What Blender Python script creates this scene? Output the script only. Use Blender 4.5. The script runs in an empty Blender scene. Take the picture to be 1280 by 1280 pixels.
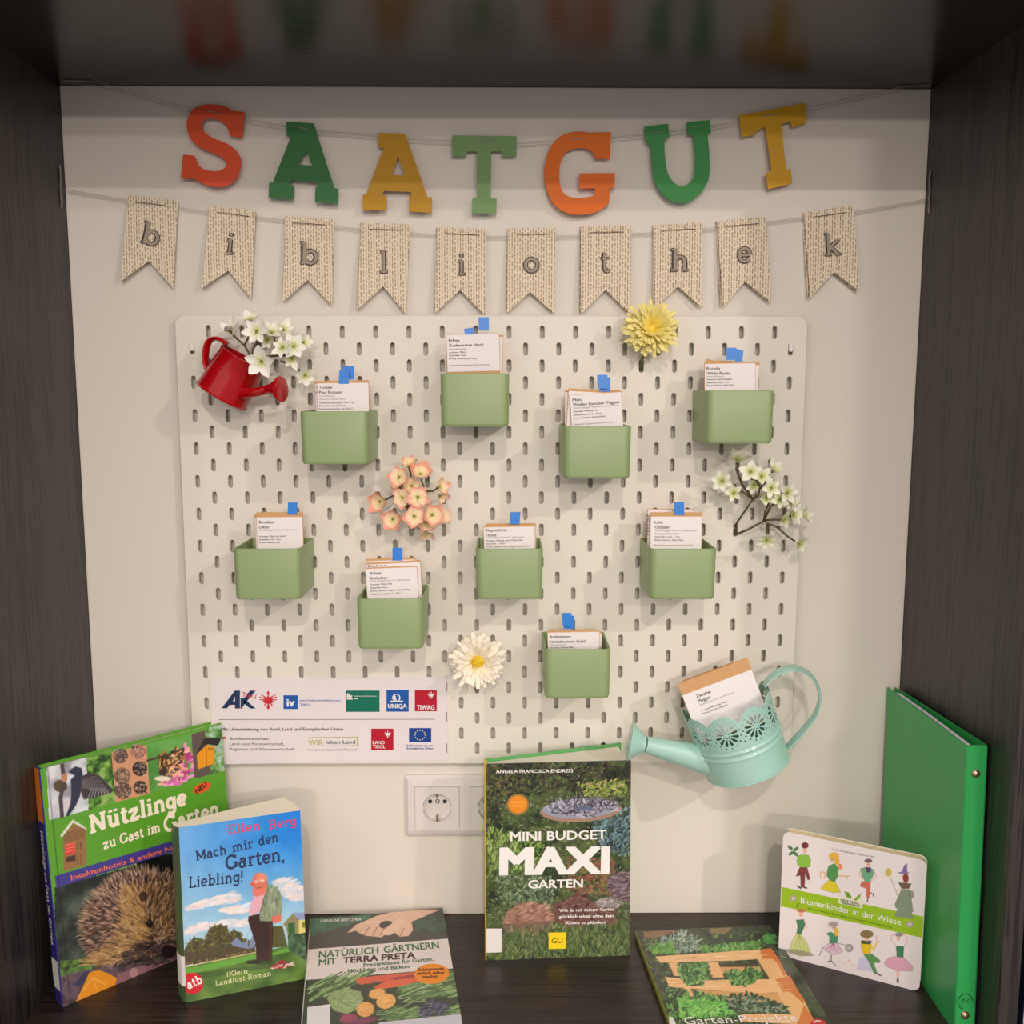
import bpy, math, random
import numpy as np
from mathutils import Vector, Matrix
D = bpy.data; SC = bpy.context.scene; COL = SC.collection
PI = math.pi
# ---------------------------------------------------------------- camera
CP = np.array([0.01245, -1.198757, 0.684689])
RT = np.array([0.999953, -0.009603, 0.000943]); UP = np.array([0.000271, 0.125631, 0.992077]); FW = np.array([0.009645, 0.992031, -0.125628])
F = 1211.8025
cam = D.cameras.new('camera'); cam.sensor_width = 36; cam.lens = F / 1280 * 36; cam.clip_start = 0.02
co = D.objects.new('camera', cam); COL.objects.link(co)
co.matrix_world = Matrix([[RT[i], UP[i], -FW[i], CP[i]] for i in range(3)] + [[0, 0, 0, 1]])
SC.camera = co
# ---------------------------------------------------------------- light of the room
SC.view_settings.view_transform = 'Standard'; SC.view_settings.look = 'None'
SC.view_settings.gamma = 1; SC.view_settings.use_curve_mapping = False
SC.view_settings.exposure = -0.06
w = D.worlds.new('room'); SC.world = w; w.use_nodes = True
bg = w.node_tree.nodes['Background']; bg.inputs[1].default_value = 1.0
# a room with a pale ceiling above and a dark carpet below
_N = w.node_tree.nodes; _L = w.node_tree.links; _tc = _N.new('ShaderNodeTexCoord'); _sx = _N.new('ShaderNodeSeparateXYZ'); _mr = _N.new('ShaderNodeMapRange'); _cr = _N.new('ShaderNodeValToRGB')
_mr.inputs[1].default_value = -1; _L.new(_tc.outputs['Generated'], _sx.inputs[0]); _L.new(_sx.outputs[2], _mr.inputs[0]); _L.new(_mr.outputs[0], _cr.inputs[0]); _L.new(_cr.outputs[0], bg.inputs[0])
for _i, (_p, _v) in enumerate(((0.0, .14), (0.44, .42), (0.52, .90), (0.66, .82))):
    _e = _cr.color_ramp.elements[_i] if _i in (0, ) else _cr.color_ramp.elements.new(_p) if _i < 3 else _cr.color_ramp.elements[3]
    _e.position = _p; _e.color = (_v, _v * .905, _v * .855, 1)
def lamp(x, y, z, e, r=0.045, c=(1, 0.885, 0.80)):      # round downlights set in the room's ceiling
    l = D.lights.new('downlight', 'AREA'); l.shape = 'DISK'; l.size = 2 * r; l.energy = e; l.color = c
    o = D.objects.new('downlight', l); o.location = (x, y, z); COL.objects.link(o)
lamp(0.10, -2.70, 2.05, 36)
lamp(2.15, -2.35, 2.08, 52)
lamp(-1.75, -2.45, 2.08, 9)
lamp(1.7, -5.0, 2.00, 130, .30)
lamp(0.2, -9.0, 2.15, 640, .60)
# ---------------------------------------------------------------- helpers
def lin(c):
    if isinstance(c, str): c = [int(c[i:i+2], 16) for i in (0, 2, 4)]
    return [(v / 255 / 12.92 if v / 255 <= 0.04045 else ((v / 255 + 0.055) / 1.055) ** 2.4) for v in c]
MATS = {}
def mat(name, c, rough=0.5, metal=0, spec=0.5, coat=0, noise=0.05, nscale=40, bump=0, bscale=200, trans=0, sss=0):
    if name in MATS: return MATS[name]
    m = D.materials.new(name); m.use_nodes = True; nt = m.node_tree; p = nt.nodes['Principled BSDF']
    c = lin(c)
    tc = nt.nodes.new('ShaderNodeTexCoord'); n = nt.nodes.new('ShaderNodeTexNoise'); n.inputs['Scale'].default_value = nscale
    n.inputs['Detail'].default_value = 3
    nt.links.new(tc.outputs['Object'], n.inputs['Vector'])
    mx = nt.nodes.new('ShaderNodeMix'); mx.data_type = 'RGBA'
    mx.inputs[6].default_value = [max(0, v * (1 - noise)) for v in c] + [1]
    mx.inputs[7].default_value = [min(1, v * (1 + noise)) for v in c] + [1]
    nt.links.new(n.outputs['Fac'], mx.inputs[0]); nt.links.new(mx.outputs[2], p.inputs['Base Color'])
    p.inputs['Roughness'].default_value = rough; p.inputs['Metallic'].default_value = metal
    p.inputs['Specular IOR Level'].default_value = spec; p.inputs['Coat Weight'].default_value = coat
    p.inputs['Coat Roughness'].default_value = 0.06
    if trans: p.inputs['Transmission Weight'].default_value = trans
    if bump:
        n2 = nt.nodes.new('ShaderNodeTexNoise'); n2.inputs['Scale'].default_value = bscale
        b = nt.nodes.new('ShaderNodeBump'); b.inputs['Strength'].default_value = bump; b.inputs['Distance'].default_value = 0.001
        nt.links.new(tc.outputs['Object'], n2.inputs['Vector']); nt.links.new(n2.outputs['Fac'], b.inputs['Height'])
        nt.links.new(b.outputs['Normal'], p.inputs['Normal'])
    MATS[name] = m
    return m
def wood(name, axis, c0=(31, 26, 23), c1=(52, 45, 40), rough=0.34):
    m = D.materials.new(name); m.use_nodes = True; nt = m.node_tree; N = nt.nodes; L = nt.links; p = N['Principled BSDF']
    tc = N.new('ShaderNodeTexCoord'); mp = N.new('ShaderNodeMapping'); s = [1, 1, 1]
    for i in range(3): s[i] = 10 if i == axis else 330
    mp.inputs['Scale'].default_value = s; L.new(tc.outputs['Object'], mp.inputs['Vector'])
    n = N.new('ShaderNodeTexNoise'); n.inputs['Scale'].default_value = 1; n.inputs['Detail'].default_value = 4; n.inputs['Distortion'].default_value = 0.6
    L.new(mp.outputs[0], n.inputs['Vector'])
    mp2 = N.new('ShaderNodeMapping'); mp2.inputs['Scale'].default_value = [2.5 if i == axis else 40 for i in range(3)]
    L.new(tc.outputs['Object'], mp2.inputs['Vector'])
    n2 = N.new('ShaderNodeTexNoise'); n2.inputs['Scale'].default_value = 1; n2.inputs['Detail'].default_value = 5; L.new(mp2.outputs[0], n2.inputs['Vector'])
    ad = N.new('ShaderNodeMath'); ad.operation = 'MULTIPLY_ADD'; ad.inputs[1].default_value = 0.5; L.new(n2.outputs['Fac'], ad.inputs[0]); L.new(n.outputs['Fac'], ad.inputs[2])
    r = N.new('ShaderNodeValToRGB'); r.color_ramp.elements[0].position = 0.60; r.color_ramp.elements[0].color = lin(c0) + [1]
    r.color_ramp.elements[1].position = 0.80; r.color_ramp.elements[1].color = lin(c1) + [1]
    L.new(ad.outputs[0], r.inputs[0]); L.new(r.outputs[0], p.inputs['Base Color'])
    b = N.new('ShaderNodeBump'); b.inputs['Strength'].default_value = 0.35; b.inputs['Distance'].default_value = 0.0006
    L.new(n.outputs['Fac'], b.inputs['Height']); L.new(b.outputs[0], p.inputs['Normal'])
    p.inputs['Roughness'].default_value = rough
    return m
def pages_mat(name, c, axis=2, scale=900, dark=0.8):
    m = D.materials.new(name); m.use_nodes = True; nt = m.node_tree; N = nt.nodes; L = nt.links; p = N['Principled BSDF']
    tc = N.new('ShaderNodeTexCoord'); mp = N.new('ShaderNodeMapping'); mp.inputs['Scale'].default_value = [scale if i == axis else 6 for i in range(3)]
    n = N.new('ShaderNodeTexNoise'); n.inputs['Scale'].default_value = 1; L.new(tc.outputs['Object'], mp.inputs[0]); L.new(mp.outputs[0], n.inputs[0])
    c = lin(c); mx = N.new('ShaderNodeMix'); mx.data_type = 'RGBA'; mx.inputs[6].default_value = [v * dark for v in c] + [1]; mx.inputs[7].default_value = [min(1, v * 1.08) for v in c] + [1]
    L.new(n.outputs['Fac'], mx.inputs[0]); L.new(mx.outputs[2], p.inputs['Base Color']); p.inputs['Roughness'].default_value = 0.8
    return m
def attr_mat(name='printed_cover', rough=0.3, coat=0.25):
    if name in MATS: return MATS[name]
    m = D.materials.new(name); m.use_nodes = True; nt = m.node_tree; p = nt.nodes['Principled BSDF']
    a = nt.nodes.new('ShaderNodeVertexColor'); a.layer_name = 'print'; nt.links.new(a.outputs[0], p.inputs['Base Color'])
    p.inputs['Roughness'].default_value = rough; p.inputs['Coat Weight'].default_value = coat; p.inputs['Coat Roughness'].default_value = 0.15
    MATS[name] = m; return m

class MB:
    def __init__(s): s.v = []; s.f = []; s.m = []; s.k = 0
    def add(s, vs, fs, k=None):
        o = len(s.v); s.v.extend([tuple(map(float, p)) for p in vs]); s.f.extend([tuple(i + o for i in f) for f in fs]); s.m.extend([s.k if k is None else k] * len(fs)); return s
    def box(s, a, b):
        x0, y0, z0 = a; x1, y1, z1 = b
        return s.add([(x0,y0,z0),(x1,y0,z0),(x1,y1,z0),(x0,y1,z0),(x0,y0,z1),(x1,y0,z1),(x1,y1,z1),(x0,y1,z1)],
                     [(0,3,2,1),(4,5,6,7),(0,1,5,4),(1,2,6,5),(2,3,7,6),(3,0,4,7)])
    def loft(s, rings, cap0=True, cap1=True, closed=True):
        n = len(rings[0]); vs = [p for r in rings for p in r]; fs = []
        for i in range(len(rings) - 1):
            for j in range(n if closed else n - 1):
                a = i * n + j; b = i * n + (j + 1) % n; fs.append((a, b, b + n, a + n))
        if cap0: fs.append(tuple(reversed(range(n))))
        if cap1: fs.append(tuple(range((len(rings) - 1) * n, len(rings) * n)))
        return s.add(vs, fs)
    def tube(s, pts, r, n=6, cap=True, flat=None):
        pts = [np.array(p, float) for p in pts]; m = len(pts)
        rr = r if isinstance(r, (list, tuple)) else [r] * m
        rings = []; up = None
        for i, p in enumerate(pts):
            t = pts[min(i + 1, m - 1)] - pts[max(i - 1, 0)]; t /= (np.linalg.norm(t) + 1e-12)
            if up is None:
                up = np.array([0, 0, 1.0]) if abs(t[2]) < 0.9 else np.array([0, 1.0, 0])
                if flat is not None: up = np.array(flat[0], float)
            a = np.cross(t, up); a /= (np.linalg.norm(a) + 1e-12); b = np.cross(a, t)
            if flat is None: up = b
            ra, rb = (rr[i], rr[i]) if flat is None else (flat[1], flat[2])
            rings.append([tuple(p + a * ra * math.cos(q) + b * rb * math.sin(q)) for q in [2 * PI * k / n for k in range(n)]])
        return s.loft(rings, cap, cap)
    def lathe(s, prof, n=32, c=(0, 0), cap0=True, cap1=True):
        return s.loft([[(c[0] + r * math.cos(2*PI*k/n), c[1] + r * math.sin(2*PI*k/n), z) for k in range(n)] for r, z in prof], cap0, cap1)
    def xf(s, M, i0=0):
        for i in range(i0, len(s.v)):
            s.v[i] = tuple(M @ Vector(s.v[i]))
        return s
    def build(s, name, mats, parent=None, smooth=False, kind=None):
        me = D.meshes.new(name); me.from_pydata(s.v, [], s.f)
        if not isinstance(mats, (list, tuple)): mats = [mats]
        for m in mats: me.materials.append(m)
        if len(mats) > 1: me.polygons.foreach_set('material_index', s.m)
        if smooth:
            me.polygons.foreach_set('use_smooth', [True] * len(me.polygons))
            if smooth is not True:
                me.set_sharp_from_angle(angle=math.radians(smooth))
        me.update()
        o = D.objects.new(name, me); COL.objects.link(o)
        if parent: o.parent = parent
        if kind: o['kind'] = kind
        return o
def tag(o, label, cat, group=None):
    o['label'] = label; o['category'] = cat
    if group: o['group'] = group
    return o
def empty(name, label, cat, M, group=None):
    o = D.objects.new(name, None); COL.objects.link(o); o.empty_display_size = 0.02
    o.matrix_world = M; return tag(o, label, cat, group)
def ray(u, v): return FW + RT * (u - 640) / F + UP * (640 - v) / F
def at(u, v, axis, val):          # the place on a plane of the niche that the photograph's point shows
    d = ray(u, v); return CP + d * ((val - CP[axis]) / d[axis])
SCL = .99583      # the shelf board's top lies at z = .0029
def near(O): return CP + (np.array(O, float) - CP) * SCL
class Plane:
    """a flat thing's own frame: x along its width, y along its height, z outwards"""
    def __init__(s, O, U, V):
        s.O = np.array(O, float); s.U = np.array(U, float); s.U /= np.linalg.norm(s.U); V = np.array(V, float)
        V = V - s.U * (V @ s.U); s.V = V / np.linalg.norm(V); s.N = np.cross(s.U, s.V)
    def M(s): return Matrix([[s.U[i], s.V[i], s.N[i], s.O[i]] for i in range(3)] + [[0, 0, 0, 1]])
    def loc(s, u, v, z=0.0):
        d = ray(u, v); o = s.O + s.N * z; t = ((o - CP) @ s.N) / (d @ s.N); p = CP + d * t - s.O
        return np.array([p @ s.U, p @ s.V])
    def px1(s, u, v):            # metres per pixel there
        return 0.5 * (np.linalg.norm(s.loc(u + 1, v) - s.loc(u, v)) + np.linalg.norm(s.loc(u, v + 1) - s.loc(u, v)))
def book_plane(x, y, psi, phi, rho=0.0):
    p = math.radians(psi); f = math.radians(phi); r = math.radians(rho)
    u = np.array([math.cos(p), math.sin(p), 0]); b = np.array([-math.sin(p), math.cos(p), 0])
    v = np.array([0, 0, 1]) * math.cos(f) + b * math.sin(f)
    return Plane(near((x, y, 0)), u * math.cos(r) + v * math.sin(r), v * math.cos(r) - u * math.sin(r))
def crop(s, ox, oy): return lambda x, y: (ox + x / s, oy + y / s)
# ---------------------------------------------------------------- lettering
_tc = {}
def sans(s, bold):
    k = (s, bold)
    if k in _tc: return _tc[k]
    cu = D.curves.new('t', 'FONT'); cu.body = s; cu.size = 1; cu.resolution_u = 2; 
    o = D.objects.new('t', cu); me = o.to_mesh()
    v = np.array([tuple(p.co)[:2] for p in me.vertices]); f = [tuple(p.vertices) for p in me.polygons]
    o.to_mesh_clear(); D.objects.remove(o); D.curves.remove(cu)
    if bold:      # heavier strokes: the outline laid down a few times, slightly shifted
        n = len(v); v = np.concatenate([v + np.array(d) * bold for d in ((-1, -.5), (1, -.5), (-1, .5), (1, .5), (0, 0))]); f = [tuple(i + n * k for i in q) for k in range(5) for q in f]; lay = np.repeat(np.arange(5), n)
    else: lay = np.zeros(len(v))
    x0, x1 = v[:, 0].min(), v[:, 0].max()
    v = np.column_stack([(v[:, 0] - x0) / (x1 - x0), v[:, 1] / 0.70, lay]); _tc[k] = (v, f); return v, f
C_ = lambda *a: ('a',) + a
P_ = lambda *a: ('p', a)
H_ = lambda *a: ('h',) + a
def _n(x, w=.3): return [C_(x + w/2, .32, w/2, .15, 0, 180), P_((x + w, .32), (x + w, 0)), H_(x + w - .09, x + w + .1, .03)]
GL = {
 'N': (.78, [P_((.16,0),(.16,.7)), P_((.16,.7),(.62,0)), P_((.62,0),(.62,.7)), H_(.03,.29,.03), H_(.03,.2,.69), H_(.49,.75,.69)]),
 'u': (.6, [P_((.15,.48),(.15,.2)), C_(.3,.2,.15,.17,180,360), P_((.45,.48),(.45,0)), H_(.03,.15,.46), H_(.33,.45,.46), H_(.45,.56,.03)]),
 't': (.4, [P_((.17,.64),(.17,.14)), C_(.27,.14,.1,.11,180,330), H_(.04,.34,.46)]),
 'z': (.5, [P_((.06,.45),(.42,.45)), P_((.4,.45),(.08,.04)), P_((.06,.04),(.44,.04)), P_((.08,.45),(.08,.34)), P_((.42,.04),(.42,.15))]),
 'l': (.32, [P_((.16,0),(.16,.74)), H_(.03,.29,.03), H_(.04,.16,.71)]),
 'i': (.32, [P_((.16,0),(.16,.48)), H_(.03,.29,.03), H_(.04,.16,.46), P_((.16,.6),(.16,.7))]),
 'n': (.6, [P_((.15,0),(.15,.48)), H_(.03,.26,.03), H_(.04,.15,.46)] + _n(.15)),
 'm': (.88, [P_((.15,0),(.15,.48)), H_(.03,.26,.03), H_(.04,.15,.46)] + _n(.15, .28) + _n(.43, .28)),
 'h': (.6, [P_((.15,0),(.15,.74)), H_(.03,.26,.03), H_(.04,.15,.71)] + _n(.15)),
 'g': (.54, [C_(.25,.27,.17,.19,0,360), P_((.42,.48),(.42,-.06)), C_(.25,-.06,.17,.13,-160,0), H_(.42,.5,.46)]),
 'e': (.5, [C_(.25,.25,.18,.22,0,320), P_((.08,.25),(.43,.25))]),
 'G': (.74, [C_(.35,.36,.28,.33,50,345), P_((.62,.3),(.62,.06)), H_(.44,.7,.32), P_((.57,.7),(.57,.52))]),
 'a': (.52, [C_(.21,.16,.14,.14,0,360), P_((.37,.34),(.37,0)), C_(.24,.33,.13,.13,0,160), H_(.37,.48,.03)]),
 's': (.44, [C_(.22,.36,.13,.1,20,270), C_(.22,.14,.13,.12,-160,90)]),
 'r': (.44, [P_((.15,0),(.15,.48)), C_(.3,.3,.15,.16,40,180), H_(.03,.29,.03), H_(.04,.15,.46)]),
 'M': (.86, [P_((.15,0),(.15,.7)), P_((.15,.7),(.43,.12)), P_((.43,.12),(.71,.7)), P_((.71,.7),(.71,0)), H_(.03,.27,.03), H_(.59,.83,.03), H_(.04,.15,.69), H_(.71,.82,.69)]),
 'c': (.48, [C_(.25,.25,.18,.22,45,315)]),
 'd': (.58, [C_(.25,.24,.17,.21,0,360), P_((.42,0),(.42,.74)), H_(.31,.42,.71), H_(.42,.53,.03)]),
 'b': (.58, [P_((.15,0),(.15,.74)), C_(.32,.24,.17,.21,0,360), H_(.04,.15,.71), H_(.05,.15,.03)]),
 'L': (.56, [P_((.15,0),(.15,.7)), H_(.04,.26,.69), H_(.04,.5,.03), P_((.48,0),(.48,.17))]),
 'E': (.6, [P_((.15,0),(.15,.7)), H_(.04,.52,.69), H_(.15,.4,.36), H_(.04,.54,.03), P_((.5,.7),(.5,.55)), P_((.52,0),(.52,.17))]),
 'B': (.64, [P_((.15,0),(.15,.7)), C_(.32,.53,.17,.16,-90,90), C_(.32,.2,.21,.17,-90,90), H_(.04,.34,.69), H_(.04,.34,.03), H_(.15,.34,.37)]),
 'K': (.68, [P_((.15,0),(.15,.7)), P_((.15,.28),(.55,.7)), P_((.27,.4),(.58,0)), H_(.04,.26,.69), H_(.04,.26,.03), H_(.44,.64,.69), H_(.48,.66,.03)]),
 'k': (.58, [P_((.15,0),(.15,.74)), P_((.15,.2),(.42,.46)), P_((.24,.27),(.46,0)), H_(.04,.15,.71), H_(.04,.26,.03), H_(.33,.5,.46), H_(.37,.55,.03)]),
 'R': (.68, [P_((.15,0),(.15,.7)), C_(.33,.52,.18,.17,-90,90), H_(.04,.34,.69), H_(.15,.34,.35), P_((.33,.35),(.55,0)), H_(.04,.26,.03), H_(.5,.65,.03)]),
 'o': (.52, [C_(.26,.24,.19,.21,0,360)]),
 '(': (.26, [C_(.26,.32,.17,.42,125,235)]), ')': (.26, [C_(.0,.32,.17,.42,-55,55)]),
 '-': (.32, [H_(.05,.27,.25)]), ',': (.24, [P_((.12,.06),(.08,-.12))]), '!': (.24, [P_((.12,.72),(.12,.24)), P_((.12,.1),(.12,0))]),
 ' ': (.3, [])}
GL['\u00fc'] = (GL['u'][0], GL['u'][1] + [P_((.19,.6),(.19,.7)), P_((.41,.6),(.41,.7))])
def slab(s, w=.11):
    k = (s, 'slab', w)
    if k in _tc: return _tc[k]
    V = []; Fc = []; x = 0; LY = []
    ne = [0]
    def quadstrip(pts, w):
        ne[0] += 1
        pts = [np.array(p, float) for p in pts]; n = len(pts); o = len(V)
        for i, p in enumerate(pts):
            t = pts[min(i+1, n-1)] - pts[max(i-1, 0)]; t /= np.linalg.norm(t) + 1e-9; nn = np.array([-t[1], t[0]])
            V.append(p + nn * w/2); V.append(p - nn * w/2); LY.extend([ne[0] % 5] * 2)
        for i in range(n - 1): Fc.append((o + 2*i + 1, o + 2*i + 3, o + 2*i + 2, o + 2*i))
    for ch in s:
        adv, els = GL[ch]
        for e in els:
            if e[0] == 'p': quadstrip([(x + a, b) for a, b in e[1]], w)
            elif e[0] == 'h': quadstrip([(x + e[1], e[3]), (x + e[2], e[3])], w * .62)
            else:
                _, cx, cy, rx, ry, a0, a1 = e; n = max(4, int(abs(a1 - a0) / 26))
                quadstrip([(x + cx + rx * math.cos(math.radians(a0 + (a1-a0)*i/n)), cy + ry * math.sin(math.radians(a0 + (a1-a0)*i/n))) for i in range(n + 1)], w)
        x += adv
    v = np.array(V); x0, x1 = v[:, 0].min(), v[:, 0].max()
    v = np.column_stack([(v[:, 0] - x0) / (x1 - x0), v[:, 1] / .72, LY]); _tc[k] = (v, Fc); return v, Fc
def put_text(mb, T, s, p0, p1, cap, z=.0003, bold=.0, slabw=None, k=None, slant=0):
    """lettering from the photograph's point p0 to p1 along its baseline, capitals cap pixels high"""
    a = T.loc(*p0); b = T.loc(*p1); d = b - a
    du = np.array([p1[0] - p0[0], p1[1] - p0[1]], float); du /= np.linalg.norm(du)
    q = T.loc(p0[0] + du[1] * cap, p0[1] - du[0] * cap) - a
    e = d / np.linalg.norm(d); nrm = np.array([-e[1], e[0]]); h = abs(q @ nrm)
    v, f = slab(s, slabw) if slabw else sans(s, bold)
    P = a + np.outer(v[:, 0], d) + np.outer(v[:, 1], nrm * h) + np.outer(v[:, 1] * slant * h, e)
    mb.add([(x, y, z + l * 2e-5) for (x, y), l in zip(P, v[:, 2])], f, k); return mb
def put_poly(mb, T, pts, z=.0002, k=None):
    mb.add([(*T.loc(*p), z) for p in pts], [tuple(range(len(pts)))] , k); return mb
def orient(P):
    a = sum(P[i][0] * P[(i+1) % len(P)][1] - P[(i+1) % len(P)][0] * P[i][1] for i in range(len(P)))
    return P if a > 0 else P[::-1]
def curve(pts, per=4):
    """a smooth path through the points"""
    P = [np.array(p, float) for p in pts]; out = []
    for i in range(len(P) - 1):
        a, b = P[i], P[i+1]; ta = (b - P[i-1]) / 2 if i else b - a; tb = (P[i+2] - a) / 2 if i + 2 < len(P) else b - a
        for j in range(per):
            t = j / per; out.append((2*t**3-3*t**2+1)*a + (t**3-2*t**2+t)*ta + (-2*t**3+3*t**2)*b + (t**3-t**2)*tb)
    return out + [P[-1]]
def fill(outer, holes=()):
    """triangulate a 2D outline with holes"""
    from mathutils.geometry import tessellate_polygon
    loops = [[Vector((x, y, 0)) for x, y in l] for l in [outer] + list(holes)]
    tris = tessellate_polygon(loops); pts = [tuple(p)[:2] for l in loops for p in l]; out = []
    for t in tris:
        a, b, c = [pts[i] for i in t]
        cr = (b[0]-a[0])*(c[1]-a[1]) - (b[1]-a[1])*(c[0]-a[0])
        out.append(t if cr > 0 else (t[0], t[2], t[1]))
    return pts, out
def slab_solid(mb, outer, holes, z0, z1, zf=lambda x, y: 0):
    outer = orient(outer); holes = [orient(h)[::-1] for h in holes]
    pts, tr = fill(outer, holes); n = len(pts)
    mb.add([(x, y, z1 + zf(x, y)) for x, y in pts] + [(x, y, z0 + zf(x, y)) for x, y in pts], list(tr) + [(t[0]+n, t[2]+n, t[1]+n) for t in tr])
    for l in [outer] + holes:
        m = len(l); mb.add([(x, y, z1 + zf(x, y)) for x, y in l] + [(x, y, z0 + zf(x, y)) for x, y in l], [(i, i+m, (i+1) % m + m, (i+1) % m) for i in range(m)])
    return mb
def smooth_loop(pts, per=5):
    """closed outline; points marked (x,y,1) are corners, the others are passed smoothly"""
    n = len(pts); out = []
    for i in range(n):
        p0, p1, p2, p3 = pts[i-1], pts[i], pts[(i+1) % n], pts[(i+2) % n]
        if len(p1) == 3 and len(p2) == 3: out.append(p1[:2]); continue
        a = np.array(p1[:2], float); b = np.array(p2[:2], float)
        ta = (b - np.array(p0[:2])) * .5 if len(p1) == 2 else (b - a) * .5
        tb = (np.array(p3[:2]) - a) * .5 if len(p2) == 2 else (b - a) * .5
        for j in range(per):
            t = j / per; out.append(tuple((2*t**3-3*t**2+1)*a + (t**3-2*t**2+t)*ta + (-2*t**3+3*t**2)*b + (t**3-t**2)*tb))
    return out
# ---------------------------------------------------------------- printed pictures (a colour per vertex of the printed sheet)
class Art:
    def __init__(s, T, w, h, step=.0008, base=(255, 255, 255), seed=1):
        s.T = T; s.w = w; s.h = h; s.nx = int(w / step) + 1; s.ny = int(h / step) + 1
        s.a = np.zeros((s.ny, s.nx, 3)); s.a[:] = base; s.sx = (s.nx - 1) / w; s.sy = (s.ny - 1) / h; s.r = random.Random(seed); s.rs = np.random.RandomState(seed)
    def c(s, p, f=None):
        if f: p = f(*p[:2])
        x, y = s.T.loc(p[0], p[1]); return np.array([x * s.sx, y * s.sy])
    def _poly(s, P, col, al=1.0):
        P = np.array(P); x0, y0 = np.floor(P.min(0)).astype(int); x1, y1 = np.ceil(P.max(0)).astype(int) + 1
        x0 = max(x0, 0); y0 = max(y0, 0); x1 = min(x1, s.nx); y1 = min(y1, s.ny)
        if x1 <= x0 or y1 <= y0: return
        acc = np.zeros((y1 - y0, x1 - x0)); n = len(P)
        for dx in (-.25, .25):
            for dy in (-.25, .25):
                X, Y = np.meshgrid(np.arange(x0, x1) + dx, np.arange(y0, y1) + dy); ins = np.zeros_like(X, bool)
                for i in range(n):
                    (ax, ay), (bx, by) = P[i], P[(i+1) % n]
                    if ay == by: continue
                    ins ^= ((ay > Y) != (by > Y)) & (X < (bx - ax) * (Y - ay) / (by - ay) + ax)
                acc += ins
        acc = (acc / 4 * al)[..., None]; s.a[y0:y1, x0:x1] = s.a[y0:y1, x0:x1] * (1 - acc) + np.array(col, float) * acc
    def poly(s, pts, col, f=None, al=1.0): s._poly([s.c(p, f) for p in pts], col, al)
    def ell(s, cx, cy, rx, ry, col, f=None, rot=0, al=1.0, n=18):
        r = math.radians(rot); P = []
        for i in range(n):
            t = 2 * PI * i / n; x = rx * math.cos(t); y = ry * math.sin(t); P.append((cx + x * math.cos(r) - y * math.sin(r), cy + x * math.sin(r) + y * math.cos(r)))
        s.poly(P, col, f, al)
    def _line(s, a, b, w, col, al=1.0):
        x0, y0 = np.floor(np.minimum(a, b) - w).astype(int); x1, y1 = np.ceil(np.maximum(a, b) + w).astype(int) + 1
        x0 = max(x0, 0); y0 = max(y0, 0); x1 = min(x1, s.nx); y1 = min(y1, s.ny)
        if x1 <= x0 or y1 <= y0: return
        X = np.arange(x0, x1)[None, :]; Y = np.arange(y0, y1)[:, None]; d = b - a; L = d @ d + 1e-9
        t = np.clip(((X - a[0]) * d[0] + (Y - a[1]) * d[1]) / L, 0, 1)
        dist = np.sqrt((X - a[0] - t * d[0])**2 + (Y - a[1] - t * d[1])**2)
        m = (np.clip(w / 2 + .5 - dist, 0, 1) * min(1, w + .3) * al)[..., None]
        s.a[y0:y1, x0:x1] = s.a[y0:y1, x0:x1] * (1 - m) + np.array(col, float) * m
    def line(s, pts, wpx, col, f=None, al=1.0):
        C = [s.c(p, f) for p in pts]; g = f(*pts[0][:2]) if f else pts[0]
        w = wpx * s.T.px1(*g[:2]) * s.sx * ((f(1, 0)[0] - f(0, 0)[0]) if f else 1)
        for i in range(len(C) - 1): s._line(C[i], C[i+1], w, col, al)
    def noise(s, cell, seed=0):
        gx = int(s.nx / cell) + 3; gy = int(s.ny / cell) + 3; g = np.random.RandomState(seed).rand(gy, gx)
        X = np.arange(s.nx) / cell; Y = np.arange(s.ny) / cell; ix = X.astype(int); iy = Y.astype(int); fx = X - ix; fy = Y - iy
        fx = fx * fx * (3 - 2 * fx); fy = (fy * fy * (3 - 2 * fy))[:, None]
        return (g[iy][:, ix] * (1-fx) + g[iy][:, ix+1] * fx) * (1-fy) + (g[iy+1][:, ix] * (1-fx) + g[iy+1][:, ix+1] * fx) * fy
    def inside(s, pts, f=None):
        P = [s.c(p, f) for p in pts]; X, Y = np.meshgrid(np.arange(s.nx), np.arange(s.ny)); ins = np.zeros_like(X, bool)
        for i in range(len(P)):
            (ax, ay), (bx, by) = P[i], P[(i+1) % len(P)]
            if ay != by: ins ^= ((ay > Y) != (by > Y)) & (X < (bx - ax) * (Y - ay) / (by - ay) + ax)
        return ins
    def mottle(s, pts, cols, cell=8, f=None, seed=3):
        m = s.inside(pts, f); n = .6 * s.noise(cell, seed) + .3 * s.noise(cell / 2.3, seed + 1) + .1 * s.noise(max(1.6, cell / 6), seed + 2)
        n = np.clip((n - .25) * 2, 0, .999) * (len(cols) - 1); i = n.astype(int); t = (n - i)[..., None]; c = np.array(cols, float)
        s.a[m] = (c[i] * (1 - t) + c[np.minimum(i + 1, len(cols) - 1)] * t)[m]
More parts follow.
